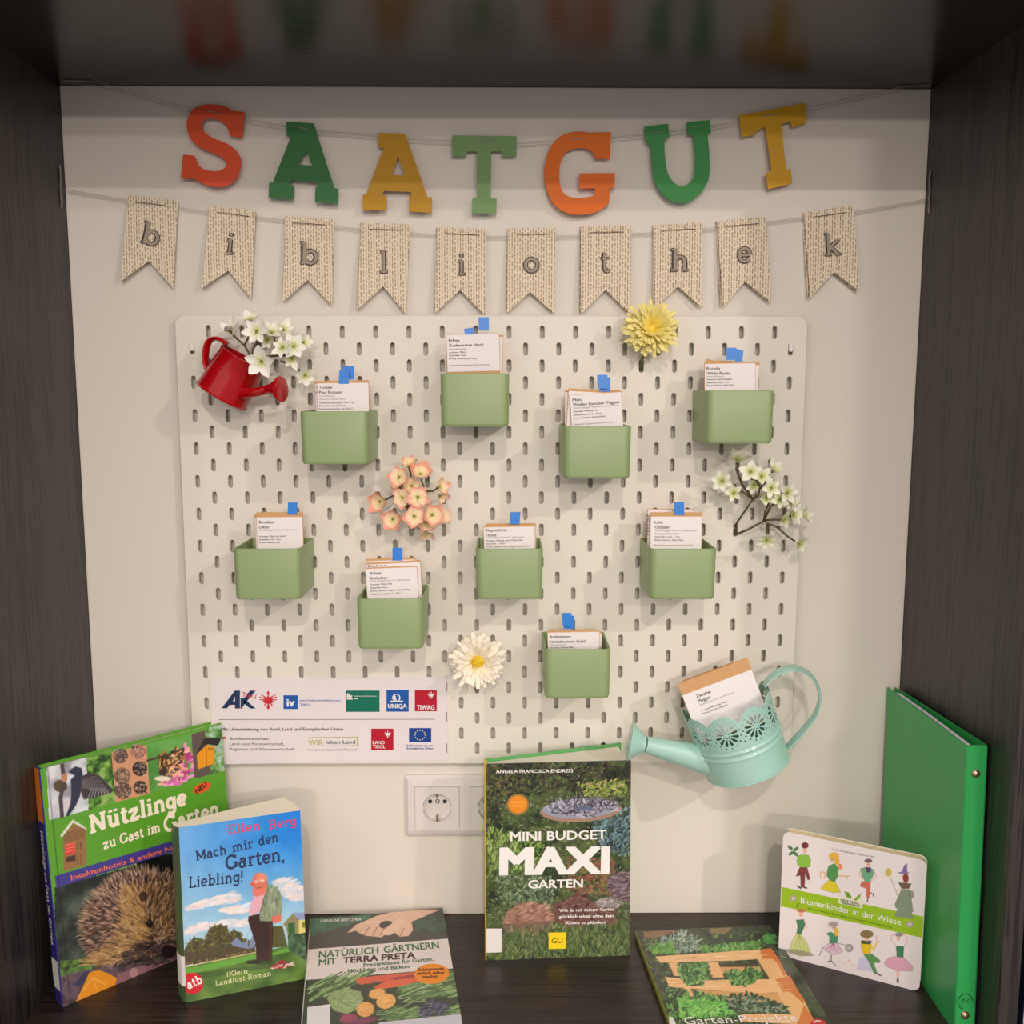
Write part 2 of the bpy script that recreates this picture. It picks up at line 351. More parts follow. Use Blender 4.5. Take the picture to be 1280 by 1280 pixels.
    def strokes(s, pts, n, cols, ln, wd, ang, f=None, spread=40, jit=18, al=1.0):
        """n short strokes inside an outline; ang is degrees (up = 90) or a function of the place"""
        P = np.array([p[:2] for p in pts], float); lo, hi = P.min(0), P.max(0); k = 0; tries = 0
        while k < n and tries < n * 6:
            tries += 1; x = s.r.uniform(lo[0], hi[0]); y = s.r.uniform(lo[1], hi[1]); ins = False
            for i in range(len(P)):
                (ax, ay), (bx, by) = P[i], P[(i+1) % len(P)]
                if (ay > y) != (by > y) and x < (bx - ax) * (y - ay) / (by - ay) + ax: ins = not ins
            if not ins: continue
            k += 1; a = ang(x, y) if callable(ang) else ang
            a = math.radians(a + s.r.uniform(-spread, spread)); l = ln * s.r.uniform(.5, 1.2); c = s.r.choice(cols); j = s.r.uniform(-jit, jit)
            s.line([(x, y), (x + l * math.cos(a), y - l * math.sin(a))], wd * s.r.uniform(.6, 1.3), [min(255, max(0, v + j)) for v in c], f, al)
    def build(s, parent, name='cover_picture', z=.0001, roundc=0, zf=None, m=None):
        X, Y = np.meshgrid(np.linspace(0, s.w, s.nx), np.linspace(0, s.h, s.ny)); Z = np.full_like(X, z)
        if zf: Z = Z + zf(X, Y)
        me = D.meshes.new(name); nv = s.nx * s.ny; idx = np.arange(nv).reshape(s.ny, s.nx)
        q = np.stack([idx[:-1, :-1], idx[:-1, 1:], idx[1:, 1:], idx[1:, :-1]], -1).reshape(-1, 4)
        if roundc:
            cx = (X[:-1, :-1] + X[1:, 1:]).ravel() / 2; cy = (Y[:-1, :-1] + Y[1:, 1:]).ravel() / 2
            dx = np.maximum(np.abs(cx - s.w/2) - (s.w/2 - roundc), 0); dy = np.maximum(np.abs(cy - s.h/2) - (s.h/2 - roundc), 0)
            q = q[np.hypot(dx, dy) < roundc]
        nf = len(q)
        me.vertices.add(nv); me.vertices.foreach_set('co', np.stack([X, Y, Z], -1).ravel().astype(np.float32))
        me.loops.add(nf * 4); me.loops.foreach_set('vertex_index', q.ravel().astype(np.int32))
        me.polygons.add(nf); me.polygons.foreach_set('loop_start', np.arange(0, nf * 4, 4, dtype=np.int32))
        me.polygons.foreach_set('loop_total', np.full(nf, 4, dtype=np.int32))
        me.update(calc_edges=True)
        c = np.clip(s.a, 0, 255) / 255; c = np.where(c <= .04045, c / 12.92, ((c + .055) / 1.055) ** 2.4)
        at_ = me.color_attributes.new('print', 'FLOAT_COLOR', 'POINT')
        at_.data.foreach_set('color', np.concatenate([c.reshape(-1, 3), np.ones((nv, 1))], 1).ravel().astype(np.float32))
        me.materials.append(m or attr_mat()); o = D.objects.new(name, me); COL.objects.link(o); o.parent = parent; return o
# ================================================================ the niche
M_white = mat('white_panel', (226, 219, 208), .55, noise=.012, nscale=6)
W_side = wood('dark_wood_upright', 2, (17, 15, 14), (52, 46, 42), .42); W_top = wood('dark_wood_top', 0, (10, 9, 8), (24, 20, 18), .23); W_floor = wood('dark_wood_shelf', 0, (24, 19, 17), (48, 39, 34), .33)
XL, XR, ZT, YF, WY, ZF = -.5064, .5191, 1.0373, -.284, -.005, .0029
def struct(name, a, b, m, bev=.0012):
    mb = MB().box(a, b); o = mb.build(name, m, kind='structure')
    md = o.modifiers.new('bevel', 'BEVEL'); md.width = bev; md.segments = 2; md.limit_method = 'ANGLE'; return o
struct('wall_back', (XL, WY, ZF), (XR, .018, ZT), M_white)
struct('wall_left', (XL - .0205, YF, -.25), (XL, .02, 1.32), W_side)
struct('wall_right', (XR, YF, -.25), (XR + .0205, .02, 1.32), W_side)
struct('ceiling', (XL, YF, ZT), (XR, .018, ZT + .03), W_top)
struct('floor', (XL, YF, -.03), (XR, .018, ZF), W_floor)
struct('floor_neighbour', (XR + .0205, YF, -.03), (XR + .5, .018, ZF), W_floor)['label'] = 'shelf board of the bay to the right'
# ================================================================ pegboard
M_peg = mat('white_pegboard', (231, 225, 213), .42, noise=.01, nscale=8)
M_clip = mat('white_plastic', (236, 232, 226), .3, noise=.01)
BX, BZ, BY = -.38, .2125, -.017
PB = empty('pegboard', 'large white perforated pegboard mounted on the white back panel', 'pegboard', Matrix.Translation((BX, BY, BZ)))
def stadium(cx, cz, r, h, n=5):
    return [(cx + r * math.cos(a), cz + h + r * math.sin(a)) for a in [PI * i / n for i in range(n + 1)]] + [(cx + r * math.cos(a), cz - h + r * math.sin(a)) for a in [PI + PI * i / n for i in range(n + 1)]]
def rrect(x0, y0, x1, y1, r, n=6):
    P = []
    for cx, cy, a in ((x1 - r, y1 - r, 0), (x0 + r, y1 - r, 90), (x0 + r, y0 + r, 180), (x1 - r, y0 + r, 270)):
        P += [(cx + r * math.cos(math.radians(a + 90 * i / n)), cy + r * math.sin(math.radians(a + 90 * i / n))) for i in range(n + 1)]
    return P
centres = []
for row in range(1, 28):
    for k in range(18 if row % 2 else 19): centres.append((.04 + .04 * k if row % 2 else .02 + .04 * k, .56 - .02 * row))
RO, RI, HH, HR = .0033, .00265, .005, 5
outer = rrect(0, 0, .76, .56, .012); o_in = rrect(.0012, .0012, .7588, .5588, .011)
# face strips: every row of slots is its own band, cut at the mid lines between slots
mb = MB()
def cell(x0, z0, x1, z1, c):
    er, el, hz = x1 - c[0], c[0] - x0, .01
    def rim(r):
        q = r / RO; P = [(r, -RO * hz / er * q), (r, 0), (r, RO * hz / er * q)]
        P += [(r * math.cos(PI * i / 6), HH + r * math.sin(PI * i / 6)) for i in range(7)]
        P += [(-r, RO * hz / el * q), (-r, 0), (-r, -RO * hz / el * q)]
        P += [(r * math.cos(PI + PI * i / 6), -HH + r * math.sin(PI + PI * i / 6)) for i in range(7)]
        return P
    ring = rim(RO); n = len(ring); outr = []
    for x, z in ring:
        t = min((er if x > 0 else el) / abs(x) if abs(x) > 1e-9 else 1e9, hz / abs(z) if abs(z) > 1e-9 else 1e9); outr.append((x * t, z * t))
    inn = rim(RI)
    mb.add([(c[0] + x, c[1] + z, y) for L_, y in ((outr, 0), (ring, 0), (inn, -.0008), (inn, -.005)) for x, z in L_],
           [(k*n + i, k*n + (i+1) % n, (k+1)*n + (i+1) % n, (k+1)*n + i) for k in range(3) for i in range(n)])
for row in range(1, 28):
    z = .56 - .02 * row; odd = row % 2
    for k in range(18 if odd else 19):
        cx = .04 + .04 * k if odd else .02 + .04 * k
        x0 = cx - .02 if (odd or k) else .004; x1 = cx + .02 if (odd or k < 18) else .756
        cell(x0, z - .01, x1, z + .01, (cx, z))
    if odd:
        for a, b in ((.004, .02), (.74, .756)): mb.add([(a, z - .01, 0), (b, z - .01, 0), (b, z + .01, 0), (a, z + .01, 0)], [(0, 1, 2, 3)])
# border frame
inner = [(.756, .55), (.004, .55), (.004, .01), (.756, .01)]
pts, tr = fill(orient(o_in), [inner]); mb.add([(x, y, 0) for x, y in pts], tr)
n = len(o_in); mb.add([(x, y, 0) for x, y in o_in] + [(x, y, -.001) for x, y in outer] + [(x, y, -.005) for x, y in outer], [(k*n+i, (k+1)*n+i, (k+1)*n+(i+1) % n, k*n+(i+1) % n) for k in range(2) for i in range(n)])
board = mb.build('board', M_peg, PB)
board.data.transform(Matrix.Rotation(PI/2, 4, 'X')); board.data.update()
for cx in (.02, .74):
    m2 = MB(); slab_solid(m2, stadium(cx, .5225, .0024, .0028), [], -.0115, .0012); slab_solid(m2, stadium(cx, .5115, .0020, .0001), [], -.006, -.001)
    c = m2.build('mounting_clip', M_clip, PB); c.data.transform(Matrix.Rotation(PI/2, 4, 'X'))
for cx in (.02, .74):
    m2 = MB().box((cx - .006, .0055, .03), (cx + .006, .0115, .046)); m2.build('spacer', M_clip, PB)
# ================================================================ green boxes and the seed packets in them
M_green = mat('sage_plastic', (141, 161, 112), .38, noise=.02, nscale=12)
M_kraft = mat('kraft_paper', (206, 160, 110), .75, noise=.10, nscale=120, bump=.1)
M_card = mat('white_card', (238, 232, 232), .7, noise=.01)
M_ink = mat('dark_ink', (62, 56, 62), .6); M_ink2 = mat('grey_ink', (112, 104, 110), .6)
M_blue = mat('blue_film', (40, 128, 218), .35, noise=.04, nscale=60)
M_clear = mat('frosted_film', (226, 226, 226), .4, noise=.01)
BD, BW, BH = .084, .0778, .0598
def box_mesh():
    def ring(ins, z, wall=0.0):
        tp = (1 - z / BH) * .0008
        x1 = BW / 2 - ins - tp; y0 = -BD + ins + tp; y1 = -ins * (1 if wall else .3) - .0004; rf = max(.002, .0085 - ins * .9); rb = max(.001, .003 - ins * .6); P = []
        for cx, cy, r, a in ((x1 - rb, y1 - rb, rb, 0), (-x1 + rb, y1 - rb, rb, 90), (-x1 + rf, y0 + rf, rf, 180), (x1 - rf, y0 + rf, rf, 270)):
            P += [(cx + r * math.cos(math.radians(a + 90 * i / 6)), cy + r * math.sin(math.radians(a + 90 * i / 6)), z) for i in range(7)]
        return P
    mb = MB(); prof = [(.0030, 0, 0), (.0012, .0002, 0), (.0008, .0012, 0), (.0008, .0020, 0), (0, .0026, 0), (0, BH - .0016, 0), (.0004, BH - .0005, 0), (.0013, BH, 0), (.0022, BH - .0005, 1), (.0026, BH - .0016, 1), (.0026, .003, 1)]
    mb.loft([ring(i, z, wl) for i, z, wl in prof], True, True)
    return mb
boxes = [  # key, front-left px, front-right px, front bottom px, what singles it out
 ('Tomate', 374.3, 462.6, 580.5, 'beside the red watering can, top row', 0),
 ('Erbse', 550.3, 636.8, 533.5, 'topmost of all, at the centre of the top edge', 0),
 ('Mais', 704.0, 788.6, 598.7, 'below and left of the yellow flower', 0),
 ('Rucola', 881.0, 968.5, 554.6, 'top right, above the white blossom sprig', 0),
 ('Brotklee', 292.3, 376.6, 750.0, 'leftmost of the boxes', 0),
 ('Bohne', 445.0, 531.0, 811.8, 'below the peach blossom sprig', 0),
 ('Rispenhirse', 594.5, 679.0, 749.8, 'at the very middle of the pegboard', 0),
 ('Lein', 811.7, 894.8, 749.8, 'right side, left below the white blossom sprig', 0),
 ('Andenbeere', 679.6, 764.0, 873.8, 'lowest, above the right end of the garden-design book', 0)]
bm0 = None; BOXPOS = {}
for key, l, r, b, where, _ in boxes:
    yy = BY - BD; p = at((l + r) / 2, b, 1, yy)
    if bm0 is None:
        bo = box_mesh().build('storage_box', M_green, smooth=40); bm0 = bo
    else:
        bo = bm0.copy(); COL.objects.link(bo)
    bo.location = (p[0], BY, p[2]); BOXPOS[key] = (p[0], p[2])
    tag(bo, f'sage green open pegboard box labelled {key} inside, {where}'[:200], 'storage box', 'sage green boxes hung on the pegboard')
labels_box = {'Tomate': 'sage green box of tomato packets beside the red watering can', 'Erbse': 'highest sage green box, holding the pea packets near the pegboard\'s top edge',
 'Mais': 'sage green box of maize packets, below left of the yellow flower', 'Rucola': 'sage green rocket seed box in the upper right corner, above the white blossom',
 'Brotklee': 'leftmost sage green box, holding the clover seed packets', 'Bohne': 'sage green box of bean packets below the peach blossom',
 'Rispenhirse': 'sage green box at the centre of the board, holding millet packets', 'Lein': 'sage green box of flax packets, lower left of the white blossom sprig',
 'Andenbeere': 'lowest sage green box, between the cream flower and the mint can'}
for o in COL.objects:
    if o.name.startswith('storage_box'):
        for k, (x, z) in BOXPOS.items():
            if abs(o.location[0] - x) < 1e-4 and abs(o.location[2] - z) < 1e-4: o['label'] = labels_box[k]
def packet(TL, TR, yt, env, bottom, label, texts=(), tabs=(), lean=3.0, group='seed packets standing in the green boxes', whole=None, lim=None):
    """a kraft paper seed packet with a white label; env = kraft margin above the label in metres"""
    a = at(*TL, 1, yt); b = at(*TR, 1, yt)
    if lim is None:
        for bx_, bz_ in BOXPOS.values():
            if abs(bottom - bz_ - .004) < 1e-6 and abs(bx_ - (a[0] + b[0]) / 2) < .03: lim = bx_
    if lim is not None:      # it stands between the side walls of its box
        d = b - a; hw = .0350 - abs(d[2] / d[0]) * .065; t0 = max(0, (lim - hw - a[0]) / d[0]); t1 = min(1, (lim + hw - a[0]) / d[0]); a, b = a + d * t0, a + d * t1
    U = (b - a) / np.linalg.norm(b - a); W = np.linalg.norm(b - a)
    V = np.array([0, math.sin(math.radians(lean)), math.cos(math.radians(lean))]); T = Plane(a, U, V)
    L = (a[2] - bottom) / T.V[2]; tilt = abs(U[2]) * W; L -= tilt + .001
    root = empty('seed_packet', label, 'seed packet', T.M(), group)
    e = MB(); g = .0006
    e.box((-.0005, -L, -.0018), (W + .0005, env, -.0004)); o = e.build('envelope', M_kraft, root)
    lb = -L + .002 if whole is None else -whole
    MB().box((0, lb, -.0004), (W, 0, 0)).build('paper_label', M_card, root)
    if texts:
        e = np.array([TR[0] - TL[0], TR[1] - TL[1]]); e /= np.linalg.norm(e); dn = np.array([-e[1], e[0]])
        t1 = MB()
        for s, dx, dy, wd, cap, k in texts:
            p0 = np.array(TL) + e * dx + dn * dy; put_text(t1, T, s, tuple(p0), tuple(p0 + e * wd), cap * (.93 if k == 0 else 1), .0002, .014 if k == 0 else (.008 if k == 2 else 0), k=0 if k in (0, 2) else 1)
        t1.build('lettering', [M_ink, M_ink2], root)
    for q in tabs:
        P = orient([tuple(T.loc(*p)) for p in q]); tb = MB(); slab_solid(tb, P, [], .0001, .0004); tb.build('index_tab', M_blue, root)
    return root
def zb(k): return BOXPOS[k][1] + .004
YP = BY - .045
def back(TL, TR, dy, env, key, label, **kw): return packet(TL, TR, YP + dy, env, zb(key), label, lim=BOXPOS[key][0], **kw)
def rc(x0, y0, x1, y1, sk=0): return [(x0 + sk, y0), (x1 + sk, y0), (x1, y1), (x0, y1)]
small = [('www.samengarten.at', 0), ]
def lines(t1, w1, t2, w2, x, y0, rest, cap=3.9):
    out = [(t1, x, y0, w1, cap, 0), (t2, x, y0 + 6.2, w2, cap, 0)]
    for s, dy, wd, k in rest: out.append((s, x, dy, wd, 2.0, k))
    return out
# tomato
back((393.6, 480.0), (461.5, 478.4), .004, .0030, 'Tomate', 'tomato seed packet behind the front one, only its left margin showing', texts=[('Tomate', 1, 6, 10, 2.6, 0), ('Paul', 1, 12, 8, 2.6, 0)], tabs=[rc(427.4, 457.4, 442.6, 474.4, .5)])
packet((396.4, 479.2), (461.4, 478.4), YP, .0028, zb('Tomate'), 'front seed packet reading Tomate Paul Robson, beside the red watering can',
 lines('Tomate', 16.5, 'Paul Robson', 29, 2.3, 6.8, [('vorziehen.at', 16.8, 20, 1), ('Vorkultur: Februar-M\u00e4rz', 20.8, 32, 1), ('Freiland-Pflanzung: Mitte Mai', 25.2, 43, 2), ('Ernte, Samen: Juli-Sept.', 29, 35, 2), ('Keimtemperatur: ca. 25\u00b0C', 33, 42, 2)]),
 tabs=[rc(423.5, 463.0, 435.8, 479.8, .5)])
# pea
back((559.5, 419.5), (628.6, 421), .004, .0022, 'Erbse', 'pea seed packet behind the front one, its brown corner showing at the right', tabs=[rc(598.2, 396.5, 611.2, 413)])
packet((557.6, 418.6), (623.6, 417.0), YP, .0004, zb('Erbse'), 'front seed packet reading Erbse Zuckererbse Norli, in the highest box',
 lines('Erbse', 13.5, 'Zuckererbse Norli', 43, 3.1, 8.8, [('www.samen.at', 18.8, 21, 1), ('Aussaat: M\u00e4rz', 22.9, 21, 2), ('Saattiefe: 3cm', 26.8, 21, 2), ('Ernte, Samen: Juli-Aug.', 30.8, 35, 2), ('Regionalmanagement Bezirk Landeck', 39.2, 50, 1)], 3.9), tabs=[[(580, 411), (592.7, 409.2), (592.7, 418), (581, 418)]], whole=.0425)
# maize
back((706.2, 490.2), (775, 489.5), .007, .002, 'Mais', 'maize seed packet farthest left at the back of its box')
back((711.0, 488.6), (783.8, 492.4), .0035, .003, 'Mais', 'maize seed packet behind the front one, its kraft top edge tilted', tabs=[rc(749.5, 471.5, 763.0, 489.5)])
packet((712.6, 494.2), (779.6, 489.8), YP, .0004, zb('Mais'), 'front seed packet reading Mais, tilted up to the right in its box',
 lines('Mais', 11, 'Wei\u00dfer Ramater T\u00fcggen', 58, 2.6, 7.6, [('Verein Saatgut Tirol e.V., Alte Sorten', 17.2, 56, 1), ('Aussaat: Anfang Mai', 21.4, 31, 2), ('Saatabstand: ca. 4cm', 25.6, 35, 2), ('Ernte, Samen: September', 29.6, 40, 2), ('Regionalmanagement Bezirk Landeck', 37.5, 50, 1)]), tabs=[rc(746.8, 468.4, 759.9, 485.8, -.5)])
# rocket
back((881.5, 453.2), (949, 456.6), .0035, .0032, 'Rucola', 'rocket seed packet behind the front one, brown corner showing at the right', tabs=[[(919.5, 435.6), (929.3, 438.4), (927.8, 453.2), (918.5, 453.2)]])
packet((879.0, 455.0), (944.2, 454.0), YP, .0018, zb('Rucola'), 'front seed packet reading Rucola Wilde Rauke, in the upper right box',
 lines('Rucola', 17, 'Wilde Rauke', 30, 4, 7.4, [('www.samen.at', 16.4, 21, 1), ('Aussaat: April-August', 20.2, 32, 2), ('Saattiefe: max. 1cm', 24.2, 28, 2), ('Ernte, Samen: Mai-Okt.', 27.8, 35, 2)]), tabs=[rc(906.9, 434.6, 920.2, 450.0)])
# clover
back((318.5, 647.6), (386.0, 645.6), .005, .004, 'Brotklee', 'clover seed packet behind the front one in the leftmost box')
packet((320.9, 646.8), (384.2, 646.2), YP, .0060, zb('Brotklee'), 'front seed packet reading Brotklee Ulten, in the leftmost box',
 lines('Brotklee', 19, 'Ulten', 12.5, 2.8, 7.6, [('Verein Saatgut Tirol e.V., Alte Sorten', 16.8, 48, 1), ('Aussaat: M\u00e4rz bis April', 24.6, 33, 2), ('Saattiefe: max. 1cm', 28.5, 27, 2), ('Ernte, Samen: Juli', 32.2, 26, 2)]), tabs=[rc(359.3, 628.0, 371.2, 643.2, .8)])
# bean
back((457.2, 701.6), (519.0, 699.4), .007, .0026, 'Bohne', 'bean seed packet farthest back, touched by the blue tab', tabs=[rc(490.6, 684.5, 503.0, 700.6)])
back((457.3, 706.0), (525.3, 702.6), .0035, .0022, 'Bohne', 'bean seed packet in the middle of its box, heading half hidden', texts=[('Bohne', 2.4, 3.0, 24, 2.4, 0)])
packet((456.9, 711.4), (520.9, 708.7), YP, .0014, zb('Bohne'), 'front seed packet reading Bohne Rotholzer',
 lines('Bohne', 14, 'Rotholzer', 22, 5.2, 7.2, [('Verein Saatgut Tirol e.V., Alte Sorten', 16.2, 49, 1), ('Aussaat: Mitte Mai', 20.4, 27, 2), ('Saattiefe: 4cm', 24.6, 21, 2), ('Ernte, Samen: August-September', 28.4, 49, 2), ('Auspflanzung: bis 11. Mai', 32.6, 37, 2)]))
# millet
back((607.5, 658.2), (669.2, 657.6), .0035, .0034, 'Rispenhirse', 'millet seed packet behind the front one in the centre box')
packet((604.8, 659.3), (668.0, 658.2), YP, .0022, zb('Rispenhirse'), 'front seed packet reading Rispenhirse Tiroler, in the centre box',
 lines('Rispenhirse', 27, 'Tiroler', 14, 2, 5.2, [('Verein Saatgut Tirol e.V., Alte Sorten', 13.6, 48, 1), ('Aussaat: Anfang April-Mitte Mai', 17.5, 46, 2), ('Saattiefe: 1-2cm', 21.3, 24, 2), ('Ernte, Samen: Ende Aug.-Anfang Sept.', 25.0, 54, 2)]), tabs=[rc(637.0, 640.0, 649.6, 655.2, 1)])
# flax
back((804.5, 636.8), (866.5, 637.2), .009, .0008, 'Lein', 'flax seed packet standing higher and further left behind the front one', texts=[('Lein', 3.5, 9, 11, 4, 0), ('\u00d6tztaler', 3.5, 15.3, 20, 4, 0), ('Verein Saatgut Tirol', 3.5, 20, 40, 2, 1), ('Aussaat: April', 3.5, 24, 30, 2, 2), ('Saattiefe: ca. 1cm', 3.5, 28, 34, 2, 2), ('Ernte, Samen:', 3.5, 32, 34, 2, 2)])
packet((813.6, 645.8), (877.0, 645.8), YP, .0052, zb('Lein'), 'front packet reading Lein, blue tab on its kraft edge',
 lines('Lein', 10, '\u00d6tztaler', 18.5, 4.8, 8.6, [('Verein Saatgut Tirol e.V., Alte Sorten', 18.2, 52, 1), ('Aussaat: Ende April', 22.2, 30, 2), ('Saattiefe: max. 1 cm', 26.0, 31, 2), ('Ernte, Samen: Aug.-Sept.', 30.0, 36, 2), ('Regionalmanagement Bezirk Landeck', 36.6, 48, 1)]), tabs=[rc(842.8, 627.4, 855.4, 643.8, -.4)])
# physalis
back((688.5, 791.4), (752.4, 791.8), .0035, .002, 'Andenbeere', 'Andean berry seed packet behind the front one in the lowest box', tabs=[rc(704.5, 769.5, 717.6, 786)])
packet((684.8, 791.0), (749.0, 789.8), YP, .0022, zb('Andenbeere'), 'front seed packet reading Andenbeere, in the lowest box',
 lines('Andenbeere', 27, 'Sch\u00f6nbrunner Gold', 44.5, 1.8, 6.6, [('www.samen.at', 16.0, 20, 1), ('Vorkultur: Februar-M\u00e4rz', 19.6, 31, 2), ('Freiland-Pflanzung: Mitte Mai', 23.0, 42, 2)], 3.6), tabs=[rc(703.4, 766.2, 715.4, 782.4, -1)])
# ================================================================ sponsor sheet
TS = Plane(at(262, 956, 1, BY - .0012), (1, 0, 0.001), (0, 0, 1)); sroot = empty('sponsor_sign', 'laminated white sheet of sponsor logos at the lower left of the pegboard', 'sign', TS.M())
M_sheet = mat('laminated_sheet', (233, 224, 226), .25, coat=.3, noise=.01)
q = [TS.loc(*p) for p in ((262, 848.8), (559.6, 845.8), (560.2, 950.5), (266, 955.5))]
mbs = MB(); slab_solid(mbs, [tuple(p) for p in q[::-1]], [], -.0010, 0); mbs.build('sheet', M_sheet, sroot)
cA = crop(8, 260, 850); cB = crop(8, 410, 850)
K = {k: mat('print_' + k, c, .35) for k, c in dict(navy=(28, 52, 92), red=(205, 34, 46), crimson=(184, 12, 44), blue=(24, 88, 170), green=(0, 112, 88), white=(238, 232, 232), grey=(96, 90, 96), olive=(178, 176, 84), slate=(86, 104, 104), eu=(18, 66, 150), yellow=(232, 210, 120), gap=(140, 120, 100)).items()}
kk = list(K); KM = [K[k] for k in kk]
def part(name, polys=(), texts=(), parent=sroot, T=TS):
    m = MB()
    for pts, k, z in polys: put_poly(m, T, pts, z, kk.index(k))
    for s, p0, p1, cap, k, b in texts: put_text(m, T, s, p0, p1, cap, .0004, b, k=kk.index(k))
    return m.build(name, KM, parent)
def R(f, x0, y0, x1, y1): return [f(x0, y1), f(x1, y1), f(x1, y0), f(x0, y0)]
akp = [([cA(136,283), cA(190,283), cA(218,248), cA(250,212), cA(270,165), cA(268,105)], 'navy', .0002), ([cA(268,105), cA(320,105), cA(320,285), cA(270,285), cA(270,165)], 'navy', .0002), ([cA(205,248), cA(275,248), cA(275,215), cA(232,215)], 'navy', .0002),
 ([cA(326,286), cA(326,180), cA(362,180), cA(420,105), cA(478,105), cA(382,222), cA(352,262), cA(340,286)], 'navy', .0002), ([cA(372,195), cA(478,285), cA(420,285), cA(352,225)], 'navy', .0002)]
part('letter_logo', akp, [('Tirol', cA(338, 165), cA(478, 190), 6, 'red', .0)])
def eagle(f, cx, cy, s, k, name):
    P = []
    for sd in (-1, 1):
        for i, (a, l) in enumerate(((-32, .98), (-14, 1.0), (4, .95), (22, .84), (42, .66))):
            ar = math.radians(a); x2 = sd * math.cos(ar) * l; y2 = math.sin(ar) * l - .1; x1 = sd * .12; y1 = -.15 + .09 * i
            P.append(([f(cx + s*x1, cy + s*(y1 - .09)), f(cx + s*x2, cy + s*(y2 - .03)), f(cx + s*x2, cy + s*(y2 + .05)), f(cx + s*x1, cy + s*(y1 + .09))], k, .0003 + .00001 * i))
        P.append(([f(cx + sd*s*.1, cy + s*.3), f(cx + sd*s*.45, cy + s*.72), f(cx + sd*s*.52, cy + s*.62), f(cx + sd*s*.16, cy + s*.18)], k, .0003))
    P.append(([f(cx, cy - s*.55), f(cx + s*.2, cy - s*.15), f(cx + s*.22, cy + s*.3), f(cx, cy + s*.55), f(cx - s*.22, cy + s*.3), f(cx - s*.2, cy - s*.15)], k, .00036))
    P.append(([f(cx - s*.06, cy - s*.5), f(cx - s*.16, cy - s*.82), f(cx, cy - s*.98), f(cx + s*.13, cy - s*.8), f(cx + s*.08, cy - s*.5)], k, .00037))
    P.append(([f(cx - s*.08, cy + s*.5), f(cx - s*.18, cy + s*.85), f(cx, cy + s*1.05), f(cx + s*.18, cy + s*.85), f(cx + s*.08, cy + s*.5)], k, .00037))
    return part(name, P)
eagle(cA, 603, 198, 92, 'red', 'eagle_emblem')
part('square_logo', [(R(cA, 755, 152, 898, 290), 'blue', .0002)], [('iv', cA(788, 262), cA(868, 262), 9.5, 'white', .04)])
part('printed_line', [], [('INDUSTRIELLENVEREINIGUNG', cA(920, 214), (425.6, 876.8), 2.3, 'blue', 0), ('TIROL', cA(920, 262), cA(1036, 262), 3.4, 'blue', 0)])
part('green_logo', [(R(cB, 178, 105, 516, 318), 'green', .0002), (R(cB, 262, 180, 302, 190), 'white', .0003)], [('lk', cB(190, 193), cB(250, 193), 7.4, 'white', .05), ('landwirtschaftskammer', cB(262, 166), cB(490, 166), 1.8, 'white', .0)])
rng = [((cB(683 + 42*math.cos(a), 178 + 40*math.sin(a))), (cB(683 + 30*math.cos(a), 176 + 30*math.sin(a)))) for a in [PI * (-1.15 + 1.45 * i / 14) for i in range(15)]]
part('blue_logo', [(R(cB, 585, 100, 807, 316), 'blue', .0002), (R(cB, 624, 206, 752, 220), 'white', .0003)] + [([rng[i][0], rng[i][1], rng[i+1][1], rng[i+1][0]], 'white', .0003) for i in range(14)] + [([cB(655, 206), cB(690, 212), cB(672, 150), cB(655, 165)], 'white', .0003)], [('UNIQA', cB(600, 280), cB(790, 280), 5.3, 'white', .035)])
part('red_logo', [(R(cB, 868, 102, 1088, 312), 'crimson', .0002)], [('TIWAG', cB(888, 295), cB(1066, 295), 5.6, 'white', .035)]); eagle(cB, 1032, 150, 36, 'white', 'eagle_emblem')
part('red_logo', [(R(cB, 432, 486, 655, 700), 'crimson', .0002)], [('LAND', cB(448, 640), cB(568, 640), 4.2, 'white', .02), ('TIROL', cB(448, 682), cB(574, 682), 4.2, 'white', .02)]); eagle(cB, 598, 540, 36, 'white', 'eagle_emblem')
def star(f, cx, cy, r): return [f(cx + (r if i % 2 == 0 else r*.42) * math.sin(PI*i/5), cy - (r if i % 2 == 0 else r*.42) * math.cos(PI*i/5)) for i in range(10)][::-1]
part('flag_logo', [(R(cB, 810, 480, 1033, 620), 'eu', .0002)] + [(star(cB, 920 + 52*math.sin(PI*i/6), 550 - 49*math.cos(PI*i/6), 10), 'yellow', .0003) for i in range(12)], [('Kofinanziert von der', cB(790, 664), cB(1052, 664), 2.6, 'eu', .015), ('Europ\u00e4ischen Union', cB(790, 692), cB(1052, 692), 2.6, 'eu', .015)])
part('printed_line', [([cA(112, 398), cB(1070, 394), cB(1070, 389), cA(112, 393)], 'grey', .0002), (R(cA, 135, 566, 180, 574), 'red', .0002), (R(cA, 135, 584, 180, 592), 'red', .0002)],
 [('Mit Unterst\u00fctzung von Bund, Land und Europ\u00e4ischer Union', cA(136, 506), cB(152, 504), 3.9, 'grey', .02), ('Bundesministerium', cA(218, 598), cA(606, 600), 3.8, 'grey', .005), ('Land- und Forstwirtschaft,', cA(218, 650), cA(766, 652), 3.6, 'grey', 0), ('Regionen und Wasserwirtschaft', cA(218, 702), cA(866, 704), 3.6, 'grey', 0)])
fr = [(385, 921.4), (446.9, 920.6), (446.9, 932.2), (385, 932.9)]
